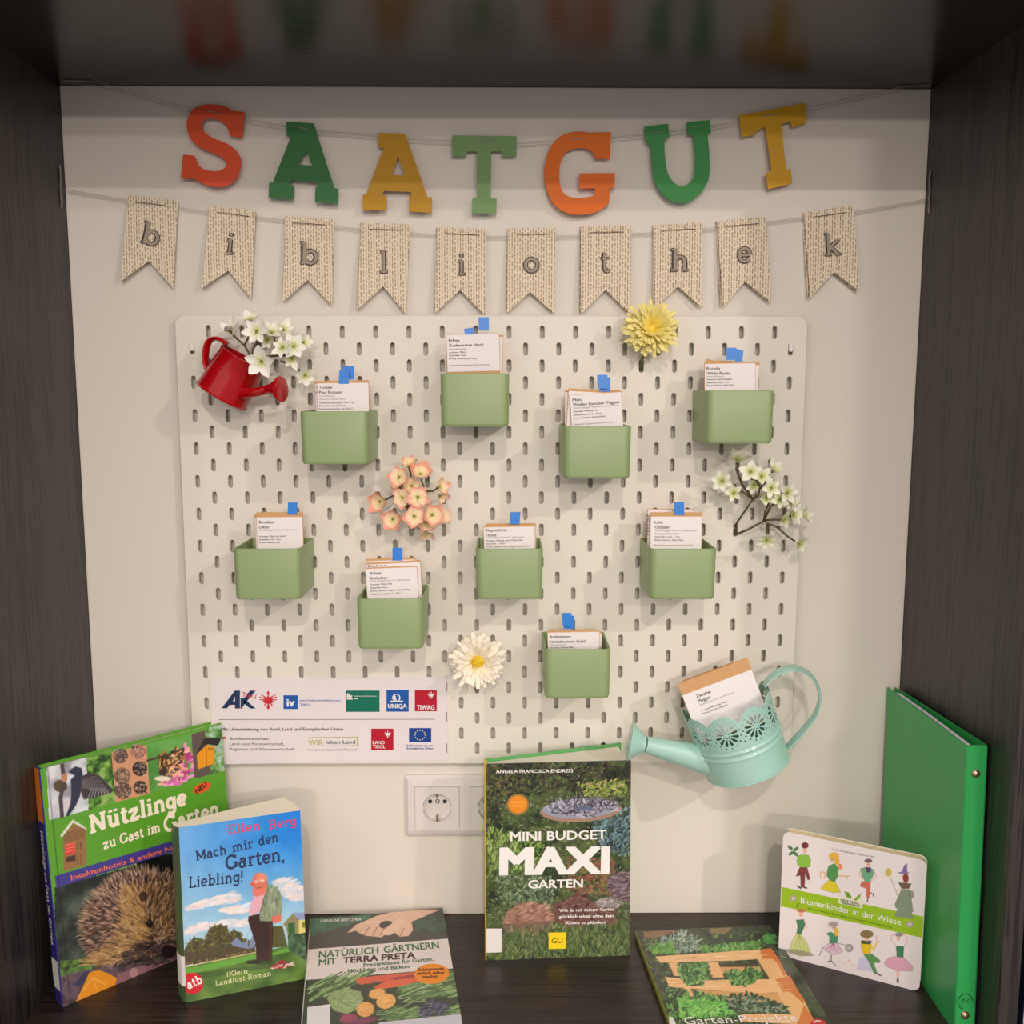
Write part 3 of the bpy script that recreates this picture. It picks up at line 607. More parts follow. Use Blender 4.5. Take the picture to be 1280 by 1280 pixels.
part('framed_logo', [([(385, 922.4), (446.9, 921.6), (446.9, 920.8), (385, 921.6)], 'olive', .0003), ([(446.2, 932.6), (447.1, 932.6), (447.1, 920.8), (446.2, 920.8)], 'olive', .0003), ([(404, 932.8), (447, 932.4), (447, 931.6), (404, 932.0)], 'olive', .0003)],
 [('WIR', (385.6, 931.8), (404, 931.6), 7.2, 'olive', .0), ('leben Land', (407.5, 929.8), (444.2, 929.4), 4.6, 'slate', .012), ('Gemeinsame Agrarpolitik \u00d6sterreich', (385.6, 938.2), (447, 937.8), 2.2, 'grey', 0)])
for y in (852, 890, 929): put = part('sheet_edge_slot', [(R(lambda x, z: (x, z), 558.0, y, 559.0, y + 12), 'gap', .0002)])
# ================================================================ double wall socket
M_sock = mat('socket_plastic', (226, 218, 214), .18, coat=.4, noise=.01); M_hole = mat('dark_hole', (48, 42, 40), .6); M_brass = mat('contact_metal', (170, 150, 120), .35, metal=.9)
TO = Plane((at(507, 1046.5, 1, -.013)[0], WY, at(507, 1046.5, 1, -.013)[2]), (1, 0, 0), (0, 0, 1)); so = empty('wall_socket', 'white double wall socket, partly hidden behind the garden-design book', 'wall socket', TO.M())
m = MB(); FWd, FHt = .152, .0815
def rr3(x0, y0, x1, y1, r, z, n=5): return [(x, y, z) for x, y in rrect(x0, y0, x1, y1, r, n)]
m.loft([rr3(0, 0, FWd, FHt, .004, 0), rr3(0, 0, FWd, FHt, .004, .004), rr3(.0035, .0035, FWd - .0035, FHt - .0035, .004, .0072), rr3(.012, .010, FWd - .012, FHt - .012, .002, .0085)], False, False)
fp, ft = fill(orient(rrect(.012, .010, FWd - .012, FHt - .012, .002, 5)), [rrect(c0 - .0285, .011, c0 + .0285, .068, .001, 2) for c0 in (.041, .112)]); m.add([(x, y, .0085) for x, y in fp], ft); m.build('frame', M_sock, so, smooth=30)
for cx in (.041, .112):
    cy = .0395; mi = MB(); h = .0282; outl = orient(rrect(cx - h, cy - h, cx + h, cy + h, .001, 2)); circ = [(cx + .0192 * math.cos(2*PI*i/40), cy + .0192 * math.sin(2*PI*i/40)) for i in range(40)]
    slab_solid(mi, outl, [circ], .0030, .0095)
    ring = lambda r, z: [(cx + r * math.cos(2*PI*i/40), cy + r * math.sin(2*PI*i/40), z) for i in range(40)]
    mi.loft([ring(.0192, .0095), ring(.0188, .0090), ring(.0178, -.004 + .006), ring(.0001, .0018)], False, False)
    ins = mi.build('socket_insert', M_sock, so, smooth=30)
    for dx in (-.0095, 0, .0095):
        MB().lathe([(.0027 if dx else .0019, .0019), (.0027 if dx else .0019, .0024)], 16, (cx + dx, cy + .006)).build('pin_hole', M_hole if dx else M_sock, ins)
    if True:
        r0 = MB().lathe([(.0029, .0019), (.0029, .0022)], 16, (cx, cy + .006)).build('pin_hole', M_hole, ins)
    for sy in (-1, 1):
        MB().box((cx - .0014, cy + sy * .0178 - (.007 if sy > 0 else 0) * 0 - .0035, .002), (cx + .0014, cy + sy * .0178 + .001 if sy > 0 else cy - .0105, .0088)).build('earth_contact', M_brass, ins)
    for sx in (-1, 1): MB().box((cx + sx * .0185 - .001, cy - .003, .004), (cx + sx * .0185 + .001, cy + .003, .0093)).build('guide_notch', M_sock, ins)
# ================================================================ the two strings and what hangs on them
M_thread = mat('twine', (196, 188, 176), .8, noise=.15, nscale=300); M_tape = mat('clear_tape', (170, 166, 160), .22, coat=.5, noise=.4, nscale=160, trans=.8)
def string(label, paths, y, ends):
    root = empty('twine', label, 'string', Matrix.Identity(4))
    for dz in paths:
        pts = [at(u, v + dz, 1, y) for u, v in ends]; MB().tube(pts, .00033, 5).build('thread', M_thread, root, smooth=True)
    return root
sp1 = [(86, 100), (117, 102), (160, 113), (232, 134), (300, 147), (350, 156), (400, 163), (460, 168), (520, 173), (565, 176), (645, 178), (680, 176), (765, 172), (806, 167), (888, 158), (925, 150), (1005, 135), (1090, 117), (1125, 109), (1150, 107)]
sp2 = [(84, 237), (120, 243), (160, 250), (223, 259), (260, 264), (320, 271), (360, 275), (420, 283), (450, 286), (515, 291), (545, 293), (610, 295), (660, 296), (725, 294), (790, 292), (820, 290), (880, 286), (960, 277), (1010, 271), (1070, 264), (1130, 254), (1160, 248)]
string('upper pale double thread carrying the coloured letters', (0, 4.5), -.0095, sp1)
string('lower pale double thread carrying the book-page pennants', (0, 3.2), -.0085, sp2)
def tape(name_l, p0, p1, w, nrm):
    p0 = np.array(p0); p1 = np.array(p1); d = (p1 - p0) / np.linalg.norm(p1 - p0); n = np.array(nrm, float); s = np.cross(d, n) * w / 2
    m = MB(); R_ = []
    for i in range(7):
        c = p0 + (p1 - p0) * i / 6 + n * (.0004 + .0009 * math.sin(i * 2.1) ** 2)
        R_.append([tuple(c + s), tuple(c - s), tuple(c - s + n * .0002), tuple(c + s + n * .0002)])
    m.loft(R_); o = m.build('tape_strip', M_tape); tag(o, name_l, 'adhesive tape')
tape('crinkled clear tape fixing the lower thread to the left upright', (XL, -.017, .945), (XL, -.019, .895), .005, (1, 0, 0))
tape('crinkled clear tape fixing the lower thread to the right upright', (XR, -.015, .942), (XR, -.018, .892), .005, (-1, 0, 0))
tape('clear tape holding the upper thread under the top, left corner', (-.492, -.025, ZT), (-.460, -.022, ZT), .004, (0, 0, -1))
tape('clear tape holding the upper thread under the top, right corner', (.476, -.015, ZT), (.509, -.021, ZT), .004, (0, 0, -1))
def cardm(k, c): return mat('card_' + k, c, .5, spec=.25, noise=.02, nscale=30)
fS = crop(5.818, 215, 115); fA = crop(5.818, 435, 150); fG = crop(5.565, 670, 150); fT = crop(4.571, 900, 110)
LET = [
 ('S', fS, [(435,138,1),(528,146,1),(508,333,1),(420,318,1),(400,255),(350,208),(285,193),(235,205),(215,245),(235,290),(300,335),(380,365),(450,410),(495,470),(500,540),(480,610),(430,665),(350,690),(270,682),(200,652),(150,628,1),(62,630,1),(80,455,1),(165,462,1),(180,510),(220,555),(290,575),(350,570),(388,545),(390,510),(360,475),(290,440),(215,410),(150,360),(112,290),(107,220),(130,155),(185,105),(260,90),(340,93),(400,112)], [], (226, 84, 48), 'orange-red card letter S, first on the upper thread', [(262,140),(378,158)]),
 ('A', fS, [(832,215,1),(1030,228,1),(1180,700,1),(1210,703,1),(1203,812,1),(1040,797,1),(1042,690,1),(1065,690,1),(1055,655,1),(870,640,1),(860,675,1),(885,680,1),(882,780,1),(702,765,1),(706,657,1),(732,660,1),(865,322,1),(832,320,1)], [[(978,430),(1020,535),(915,528)]], (56, 118, 66), 'dark green card letter A, second on the upper thread', [(915,257),(998,272)]),
 ('A', fA, [(222,92,1),(417,100,1),(578,562,1),(611,562,1),(610,675,1),(442,665,1),(443,550,1),(467,550,1),(455,522,1),(262,515,1),(248,548,1),(282,553,1),(278,657,1),(105,655,1),(107,543,1),(132,543,1),(258,203,1),(222,200,1)], [[(365,262),(412,402),(318,400)]], (194, 144, 30), 'mustard yellow card letter A, third on the upper thread', [(308,126),(382,136)]),
 ('T', fA, [(757,112,1),(1227,117,1),(1225,266,1),(1120,264,1),(1122,228,1),(1042,228,1),(1038,570,1),(1082,572,1),(1078,682,1),(902,678,1),(903,570,1),(937,570,1),(937,228,1),(862,230,1),(858,266,1),(757,265,1)], [], (120, 156, 100), 'pale green card letter T at the middle of the upper thread', [(915,151),(1070,154)]),
 ('G', fG, [(435,85,1),(523,85,1),(515,272,1),(412,270,1),(400,235),(365,205),(310,195),(245,205),(200,235),(170,300),(163,380),(168,450),(190,505),(230,532),(290,542),(350,538),(402,528,1),(410,475,1),(300,478,1),(302,370,1),(550,368,1),(545,468,1),(515,470,1),(508,580,1),(470,610),(420,640),(350,655),(270,658),(190,635),(120,580),(75,490),(58,390),(65,290),(100,190),(160,120),(230,88),(310,80),(380,88)], [], (228, 110, 22), 'bright orange card letter G on the upper thread', [(246,136),(332,133)]),
 ('U', fG, [(752,45,1),(920,25,1),(928,125,1),(895,132,1),(895,210),(905,320),(925,385),(955,430),(1000,458),(1050,450),(1090,410),(1108,350),(1108,220),(1092,100,1),(1058,105,1),(1047,15,1),(1210,0,1),(1218,85,1),(1192,92,1),(1205,220),(1207,370),(1185,450),(1130,520),(1060,568),(990,575),(920,550),(860,490),(822,410),(808,300),(798,178,1),(764,148,1)], [], (62, 148, 78), 'bright green card letter U on the upper thread', [(805,88),(898,79)]),
 ('T', fT, [(110,158,1),(485,85,1),(493,200,1),(410,225,1),(405,190,1),(350,205,1),(378,465,1),(405,462,1),(413,545,1),(275,578,1),(262,490,1),(295,470,1),(258,222,1),(207,245,1),(205,265,1),(125,280,1)], [], (216, 162, 28), 'tilted golden yellow card letter T, last on the upper thread', [(240,160),(345,150)])]
M_staple = mat('staple_metal', (205, 200, 190), .3, metal=.6)
for ch, f, pts, holes, col, lab, st in LET:
    xs = [p[0] for p in pts]; ys = [p[1] for p in pts]; c = f((min(xs) + max(xs)) / 2, min(ys) + 20)
    T = Plane(at(*c, 1, -.0135), (1, 0, 0), (0, .035, 1)); root = empty('letter', lab, 'letter', T.M(), 'card letters on the upper thread')
    sm = smooth_loop(pts) if any(len(p) == 2 for p in pts) else [p[:2] for p in pts]
    mb = MB(); slab_solid(mb, [tuple(T.loc(*f(*p))) for p in sm], [[tuple(T.loc(*f(*p))) for p in h] for h in holes], -.0009, 0); mb.build('card', cardm(lab.split(' card')[0].replace(' ', '_').replace('-', '_'), col), root)
    a, b = [T.loc(*f(*p)) for p in st]; MB().tube([(*a, .0004), (*((a + b) / 2), .0006), (*b, .0004)], .0005, 4).build('staple', M_staple, root)
    if ch == 'U':
        a, b = [T.loc(*f(*p)) for p in [(1085, 48), (1180, 40)]]; MB().tube([(*a, .0004), (*b, .0004)], .0005, 4).build('staple', M_staple, root)
# pennants cut from book pages
def news():
    m = D.materials.new('book_page'); m.use_nodes = True; nt = m.node_tree; N = nt.nodes; L = nt.links; p = N['Principled BSDF']
    tc = N.new('ShaderNodeTexCoord'); oi = N.new('ShaderNodeObjectInfo'); sx = N.new('ShaderNodeSeparateXYZ'); L.new(tc.outputs['Object'], sx.inputs[0])
    nz = N.new('ShaderNodeTexNoise'); nz.inputs['Scale'].default_value = 260; L.new(tc.outputs['Object'], nz.inputs['Vector'])
    r = N.new('ShaderNodeMath'); r.operation = 'MULTIPLY_ADD'; r.inputs[1].default_value = 3.0; L.new(oi.outputs['Random'], r.inputs[0]); L.new(sx.outputs[1], r.inputs[2])
    r2 = N.new('ShaderNodeMath'); r2.operation = 'MULTIPLY_ADD'; r2.inputs[1].default_value = .006; L.new(nz.outputs['Fac'], r2.inputs[0]); L.new(r.outputs[0], r2.inputs[2])
    cx = N.new('ShaderNodeCombineXYZ'); L.new(r2.outputs[0], cx.inputs[0]); L.new(sx.outputs[0], cx.inputs[1])
    b = N.new('ShaderNodeTexBrick'); L.new(cx.outputs[0], b.inputs['Vector']); b.offset = .37; b.offset_frequency = 2; b.squash = .6; b.squash_frequency = 3
    b.inputs['Color1'].default_value = lin((138, 108, 82)) + [1]; b.inputs['Color2'].default_value = lin((170, 140, 112)) + [1]; b.inputs['Mortar'].default_value = lin((236, 222, 198)) + [1]
    b.inputs['Scale'].default_value = 1; b.inputs['Brick Width'].default_value = .0085; b.inputs['Row Height'].default_value = .00315; b.inputs['Mortar Size'].default_value = .00105; b.inputs['Mortar Smooth'].default_value = .25
    n3 = N.new('ShaderNodeTexNoise'); n3.inputs['Scale'].default_value = 900; L.new(tc.outputs['Object'], n3.inputs['Vector'])
    mx = N.new('ShaderNodeMix'); mx.data_type = 'RGBA'; rr = N.new('ShaderNodeMapRange'); rr.inputs[1].default_value = .42; rr.inputs[2].default_value = .62; L.new(n3.outputs['Fac'], rr.inputs[0])
    m2 = N.new('ShaderNodeMath'); m2.operation = 'MULTIPLY'; m2.inputs[1].default_value = .45; L.new(rr.outputs[0], m2.inputs[0]); L.new(m2.outputs[0], mx.inputs[0])
    L.new(b.outputs['Color'], mx.inputs[6]); mx.inputs[7].default_value = lin((236, 222, 198)) + [1]; L.new(mx.outputs[2], p.inputs['Base Color']); p.inputs['Roughness'].default_value = .8
    return m
M_news = news(); M_stamp = mat('stamp_outline', (66, 58, 56), .7); M_stamp2 = mat('stamp_fill', (164, 150, 132), .7, noise=.35, nscale=1200)
h2 = lambda o, *a: [(o + x / 2, y / 2) for x, y in a]
PEN = [h2(0, (320,486),(446,503),(432,720),(372,652),(303,704)), h2(0, (523,512),(641,528),(627,746),(570,676),(505,722)), h2(0, (712,540),(835,548),(830,764),(769,700),(708,754)), h2(0, (903,556),(1025,561),(1015,785),(958,716),(893,775)), h2(0, (1093,567),(1216,573),(1213,788),(1150,725),(1088,783)),
 h2(640, (-9,570),(109,570),(107,784),(45,730),(-12,782)), h2(640, (172,566),(297,564),(297,785),(234,724),(173,785)), h2(640, (355,562),(475,556),(476,770),(416,716),(357,769)), h2(640, (514,552),(635,542),(648,756),(583,704),(527,768)), h2(640, (731,530),(853,513),(868,728),(806,680),(745,745))]
PL = [('b', 190, 293, 14, 'first pennant from the left, stamped b, its foot swinging left'), ('i', 288.5, 305, 7, 'second pennant from the left, stamped with a small i'), ('b', 387, 317, 2, 'pennant stamped b, hanging below the gap between the two letters A'), ('l', 480, 327.5, 0, 'book-page pennant stamped with the letter l'), ('i', 577, 331, 0, 'pennant stamped i, hanging right of the pennant stamped l'), ('o', 664.5, 331.5, 0, 'book-page pennant stamped with the letter o'), ('t', 757, 329, -1, 'book-page pennant stamped with the letter t'), ('h', 849, 325, 0, 'book-page pennant stamped with the letter h'), ('e', 930.5, 319, -4, 'book-page pennant stamped with the letter e'), ('k', 1040.5, 306, -4, 'last pennant, stamped k, apart from the others at the right')]
for q, (ch, cx, cy, rot, lab) in zip(PEN, PL):
    T = Plane(at((q[0][0] + q[1][0]) / 2, (q[0][1] + q[1][1]) / 2, 1, -.0105), (1, 0, 0), (0, .05, 1)); root = empty('pennant', lab, 'pennant', T.M(), 'book-page pennants on the lower thread')
    P = [tuple(T.loc(*p)) for p in q]; wav = lambda x, y: .0012 * math.sin(x * 60 + y * 25)
    # densify the sides so that the paper can curl
    def dens(P, n=6): return [tuple(np.array(P[i]) + (np.array(P[(i+1) % len(P)]) - np.array(P[i])) * j / n) for i in range(len(P)) for j in range(n)]
    mb = MB(); slab_solid(mb, dens(P), [], -.0003, 0, wav); mb.build('front_panel', M_news, root)
    mb = MB(); slab_solid(mb, [(x - .0016, y + .0004) for x, y in dens(P)], [], -.0040, -.0036, lambda x, y: wav(x, y) + y * .02); mb.build('back_panel', M_news, root)
    a = np.array(q[0]); b = np.array(q[1]); s0 = T.loc(*(a + (b - a) * .16 + [0, 8])); s1 = T.loc(*(a + (b - a) * .86 + [0, 8])); mb = MB(); mb.tube([(*s0, .0018), (*((s0 + s1) / 2), .0020), (*s1, .0018)], .0004, 5).build('stitch', mat('brown_thread', (128, 108, 90), .8), root)
    for (o1, fw_, mm, zz, nm) in ((0, .15, M_stamp, .0016, 'stamped_letter'), (0, .095, M_stamp2, .0018, 'stamped_hatching')):
        v, fc = slab(ch, fw_); wd = {'b': 24, 'i': 10, 'l': 10, 'o': 21, 't': 13, 'h': 23, 'e': 20, 'k': 21}[ch]
        x0, x1 = v[:, 0].min(), v[:, 0].max(); ym = (v[:, 1].min() + v[:, 1].max()) / 2; cap = 27; k = T.px1(cx, cy); c0 = T.loc(cx, cy); r = math.radians(-rot)
        kx = (wd - (0 if fw_ > .1 else 2.2)) * k
        X = (v[:, 0] - .5) * kx; lay = v[:, 2] * 2e-5; Y = (v[:, 1] - ym) * cap * k * (1 if fw_ > .1 else .985)
        MB().add([(c0[0] + x * math.cos(r) - y * math.sin(r), c0[1] + x * math.sin(r) + y * math.cos(r), zz + l) for x, y, l in zip(X, Y, lay)], fc).build(nm, mm, root)
# ================================================================ watering cans
def frameM(O, tilt):      # can standing tilted in the plane of the board (degrees to the right)
    t = math.radians(tilt); return Matrix([[math.cos(t), 0, math.sin(t), O[0]], [0, 1, 0, O[1]], [-math.sin(t), 0, math.cos(t), O[2]], [0, 0, 0, 1]])
M_red = mat('red_enamel', (172, 2, 14), .17, coat=.4, noise=.03, nscale=20, spec=.4)
M_mint = mat('mint_enamel', (166, 208, 195), .34, coat=.35, noise=.02, nscale=20)
yc = BY - .0335; O = at(276.8, 495.5, 1, yc); Mr = frameM(O, 31.5); Mi = Mr.inverted()
red = empty('watering_can', 'small glossy red watering can tilted on the pegboard with white blossom in it', 'watering can', Mr)
MB().lathe([(.0322, 0), (.0330, .0006), (.0330, .0016), (.0316, .0024), (.0300, .028), (.0284, .0505), (.0291, .0515), (.0291, .0527), (.0279, .0530), (.0274, .0505), (.0300, .004)], 48).build('body', M_red, red, smooth=40)
def inl(M, P): return [tuple(M @ Vector(tuple(p))) for p in P]
ys = BY - .062
s0 = at(300, 492.5, 1, ys + .012); s1 = at(318, 490.5, 1, ys); s2 = at(334.5, 487, 1, ys - .002); nrm = np.array([.93, -.36, .03]); nrm /= np.linalg.norm(nrm)
MB().tube(inl(Mi, [s0, s1, s2]), [.0068, .0054, .0052], 16).build('spout', M_red, red, smooth=40)
r1 = s2 + nrm * .0175; MB().tube(inl(Mi, [s2 - nrm * .001, s2 + nrm * .005, r1]), [.0056, .0068, .0142], 24).build('rose', M_red, red, smooth=40)
ros = red.children[-1]; m = MB(); a1 = np.cross(nrm, [0, 0, 1]); a1 /= np.linalg.norm(a1); a2 = np.cross(a1, nrm)
mdisc = MB(); mdisc.tube(inl(Mi, [r1 - nrm * .0008, r1 + nrm * .0006, r1 + nrm * .0014]), [.0148, .0148, .0128], 24).build('rose_plate', M_red, red, smooth=30)
hp = [(284, 430), (277, 425), (269, 423), (262, 426), (258.5, 433), (257, 443), (257.2, 453), (260.5, 464)]
MB().tube(inl(Mi, curve([at(u, v, 1, yc) for u, v in hp])), .002, 8, flat=((.35, 1, .2), .0026, .0062)).build('handle', M_red, red, smooth=40)
yc = BY - .0552; O = at(935.0, 957.0, 1, yc); Mm = frameM(O, -20); Mi = Mm.inverted()
mint = empty('watering_can', 'pale mint metal watering can with cut-out daisy lace rim, holding kraft seed packets', 'watering can', Mm)
HM = .0900
def rad(z): return .0500 + (.0540 - .0500) * z / HM
m = MB(); m.lathe([(.0505, -.001), (.0518, 0), (.0518, .0012), (rad(0) + .0002, .0024), (rad(.031), .031), (rad(.031) + .0014, .0322), (rad(.031) + .0014, .0338), (rad(.035), .0352), (rad(.039), .0388), (rad(.04) + .0014, .0402), (rad(.04) + .0014, .0416), (rad(.043), .0432), (rad(.0449), .0449), (rad(.0449) - .0007, .0449), (rad(.043) - .0007, .003)], 96).build('body', M_mint, mint, smooth=45)
NU, Z0 = 700, .0447; dz = .0005; NV = int((HM + .001 - Z0) / dz)
ua = 2 * PI * (np.arange(NU) + .5) / NU; zz = Z0 + dz * (np.arange(NV) + .5); Uu, Zz = np.meshgrid(ua, zz)
per = 2 * PI / 9; ph = ((Uu + PI/2 + PI * 2) % per) - per / 2; dx = ph * .0525; dzz = Zz - .0655; rr = np.hypot(dx, dzz); th = np.arctan2(dzz, dx)
kp = (th + PI/12 * 0) % (PI / 6) - PI / 12; lat = np.abs(kp) * rr; hole = (rr > .0056) & (rr < .0142) & (lat < .0008 + .16 * (rr - .0056)) & ~((rr > .0132) & (lat > .0010))
k6 = (th % (PI / 3)) - PI / 6; hole |= np.hypot(rr * np.cos(k6) - .0036, rr * np.sin(k6)) < .0009
k15 = (th % (2 * PI / 15)) - PI / 15; hole |= np.hypot(rr * np.cos(k15) - .0168, rr * np.sin(k15)) < .00100
dn = np.hypot(np.abs(dx) - .0183, Zz - .0795); hole |= np.hypot(np.abs(dx) - .0183, Zz - .0535) < .0009
top = .0675 + np.sqrt(np.maximum(0, .0205**2 - np.minimum(np.abs(dx), .0183)**2)) + .0008 * np.abs(np.sin(th * 9)); keep = ~hole & (Zz < np.maximum(top, .0785))
iu = np.arange(NU); idx = lambda j, i: j * NU + (i % NU); J, I = np.nonzero(keep)
g = np.arange(NV + 1)[:, None] * dz + Z0; uu = 2 * PI * np.arange(NU) / NU; rg = .0500 + .0040 * g / HM
X = (rg * np.cos(uu)).ravel(); Y = (rg * np.sin(uu)).ravel(); Zv = np.repeat(g, NU, 1).ravel()
me = D.meshes.new('lace_rim'); me.from_pydata(np.stack([X, Y, Zv], 1).tolist(), [], np.stack([J*NU + I, J*NU + (I+1) % NU, (J+1)*NU + (I+1) % NU, (J+1)*NU + I], 1).tolist()); me.materials.append(M_mint)
me.polygons.foreach_set('use_smooth', [True] * len(me.polygons)); import bmesh; b_ = bmesh.new(); b_.from_mesh(me); bmesh.ops.delete(b_, geom=[v for v in b_.verts if not v.link_faces], context='VERTS'); b_.to_mesh(me); b_.free()
lo = D.objects.new('lace_rim', me); COL.objects.link(lo); lo.parent = mint
so_ = lo.modifiers.new('sheet', 'SOLIDIFY'); so_.thickness = .0005
ym = yc - .012
a = at(876, 948, 1, ym + .010); b = at(806, 930.5, 1, ym); MB().tube(inl(Mi, [a + (a - b) * .12, a, a + (b - a) * .5, b]), [.0192, .0178, .0136, .0099], 32).build('spout', M_mint, mint, smooth=40)
d = at(788.5, 927.5, 1, ym) - b; d[1] += .0015; e = b + d; MB().tube(inl(Mi, [b, b + d * .12, b + d * .2, e, e + d * .08, e + d * .1]), [.0104, .0106, .0112, .0232, .0238, .0225], 36).build('rose', M_mint, mint, smooth=40)
hp = [(955, 857), (963, 847), (975, 839), (991.5, 835), (1008, 840), (1020, 853), (1024.5, 872), (1020, 891), (1008, 908), (995, 922), (984, 935)]
MB().tube(inl(Mi, curve([at(u, v, 1, yc) for u, v in hp])), .002, 10, flat=((.25, 1, .1), .0020, .0088)).build('handle', M_mint, mint, smooth=45)
packet((858, 862), (925, 838), yc + .004, .012, at(880, 905, 1, yc)[2] - .040, 'kraft seed packet behind the front one in the mint can', group='seed packets in the mint watering can')
cm = crop(10.667, 840, 815)
pk = packet((853.1, 869.4), (939.4, 837.0), yc - .006, .0150, at(880, 905, 1, yc)[2] - .052, 'slanted kraft seed packet reading Zwiebel, in front in the mint can', lines('Zwiebel', 19, 'Mogger', 17, 15.5, 9.2, [('Verein Saatgut Tirol e.V., Alte Sorten', 19.6, 46, 1), ('Freiland-Pflanzung: M\u00e4rz', 27, 34, 2), ('Ernte, Samen: August', 31, 33, 2)], 4.4), group='seed packets in the mint watering can')
# ================================================================ blossom sprigs
def ramp_mat(name, stops, r, rough=.6):
    m = D.materials.new(name); m.use_nodes = True; nt = m.node_tree; N = nt.nodes; L = nt.links; p = N['Principled BSDF']
    tc = N.new('ShaderNodeTexCoord'); ln = N.new('ShaderNodeVectorMath'); ln.operation = 'LENGTH'; L.new(tc.outputs['Object'], ln.inputs[0])
    dv = N.new('ShaderNodeMath'); dv.operation = 'DIVIDE'; dv.inputs[1].default_value = r; L.new(ln.outputs['Value'], dv.inputs[0])
    nz = N.new('ShaderNodeTexNoise'); nz.inputs['Scale'].default_value = 220; L.new(tc.outputs['Object'], nz.inputs['Vector']); ad = N.new('ShaderNodeMath'); ad.operation = 'MULTIPLY_ADD'; ad.inputs[1].default_value = .35; L.new(nz.outputs['Fac'], ad.inputs[0]); L.new(dv.outputs[0], ad.inputs[2])
    cr = N.new('ShaderNodeValToRGB'); L.new(ad.outputs[0], cr.inputs[0]); e = cr.color_ramp.elements; e[0].position = stops[0][0]; e[0].color = lin(stops[0][1]) + [1]; e[1].position = stops[-1][0]; e[1].color = lin(stops[-1][1]) + [1]
    for pos, c in stops[1:-1]: q = e.new(pos); q.color = lin(c) + [1]
    L.new(cr.outputs[0], p.inputs['Base Color']); p.inputs['Roughness'].default_value = rough; p.inputs['Subsurface Weight'].default_value = .0
    return m
M_wh = ramp_mat('white_petal', [(.22, (176, 192, 100)), (.55, (226, 230, 188)), (1.1, (244, 242, 232))], .012)
M_pe = ramp_mat('peach_petal', [(.2, (214, 204, 130)), (.55, (246, 224, 180)), (.95, (242, 200, 168)), (1.35, (230, 160, 134))], .0135)
M_gw = ramp_mat('greenish_white_petal', [(.22, (160, 182, 96)), (.65, (212, 220, 170)), (1.15, (236, 236, 218))], .011)
M_stem = mat('olive_stem', (92, 84, 52), .6, noise=.2, nscale=200); M_cen = mat('green_centre', (110, 116, 50), .6, noise=.2, nscale=400); M_sta = mat('pale_stamen', (214, 206, 120), .6)
def blossom(parent, pos, nrm, R_, mp, rnd, cup=.35, n=5, nm='blossom', wid=.42):
    z = Vector(tuple(nrm)).normalized(); x = z.orthogonal().normalized(); y = z.cross(x); ph = rnd.uniform(0, 2 * PI); mb = MB()
    for k in range(n):
        a = ph + 2 * PI * k / n + rnd.uniform(-.12, .12); L = R_ * rnd.uniform(.88, 1.08); c = cup * rnd.uniform(.7, 1.3); o = len(mb.v); G = []
        for i in range(6):
            t = i / 5; rad_ = L * (.06 + .94 * t); w = L * wid * math.sin(PI * min(1, t * .88 + .09)) ** 1.05; zz_ = c * L * (t ** 1.5) - .12 * L * t * t
            for j in (-1, -.5, 0, .5, 1): G.append((rad_ * math.cos(a) - j * w * math.sin(a), rad_ * math.sin(a) + j * w * math.cos(a), zz_ + abs(j) * w * .28 + k * .0002))
        mb.add(G, [(i*5 + j, (i+1)*5 + j, (i+1)*5 + j + 1, i*5 + j + 1) for i in range(5) for j in range(4)], 0)
    bo = mb.build(nm, [mp], parent, smooth=True)
    Mw = Matrix([[x[i], y[i], z[i], pos[i]] for i in range(3)] + [[0, 0, 0, 1]]); bo.matrix_local = Mw
    mc = MB(); mc.lathe([(R_*.05, -.0035), (R_*.13, -.001), (R_*.14, .0006), (R_*.07, .0016)], 8); mc.k = 1
    for k in range(6):
        a = 2 * PI * k / 6 + ph; mc.tube([(0, 0, 0), (R_ * .3 * math.cos(a), R_ * .3 * math.sin(a), R_ * .42)], .00028, 3)
    mc.build('stamens', [M_cen, M_sta], bo); return bo
def sprig(label, f, flowers, stems, mp, y0, group=None, seed=5, name='blossom_sprig'):
    rnd = random.Random(seed); root = empty(name, label, 'flowers', Matrix.Translation(tuple(at(*f(*stems[0][0][:2]), 1, BY - .002))), group); O = root.location
    for path in stems:
        P = [at(*f(u, v), 1, BY - d) for u, v, d in path]; P = [Vector(tuple(p)) - O for p in P]
        MB().tube(P, [.0013] * (len(P) - 1) + [.0011], 6).build('stem', M_stem, root, smooth=True)
    for fl in flowers:
        u, v, r, nx, nz, d = fl[:6]; mm = fl[6] if len(fl) > 6 else mp
        p = at(*f(u, v), 1, BY - d); s = Plane(p, (1, 0, 0), (0, 0, 1)).px1(*f(u, v)) * (f(1, 0)[0] - f(0, 0)[0])
        nr = (nx + rnd.uniform(-.15, .15), -1, nz + rnd.uniform(-.15, .15)); l = math.hypot(nx, nz)
        blossom(root, Vector(tuple(p)) - O, nr, r * s * rnd.uniform(1.12, 1.38), mm, rnd, cup=rnd.uniform(.12, .5) + .45 * min(1, l), wid=.47 if mp is M_pe else rnd.uniform(.30, .38), n=5 if mp is M_pe else rnd.choice((5, 6)))
    return root
fr_ = crop(8.53, 240, 385)
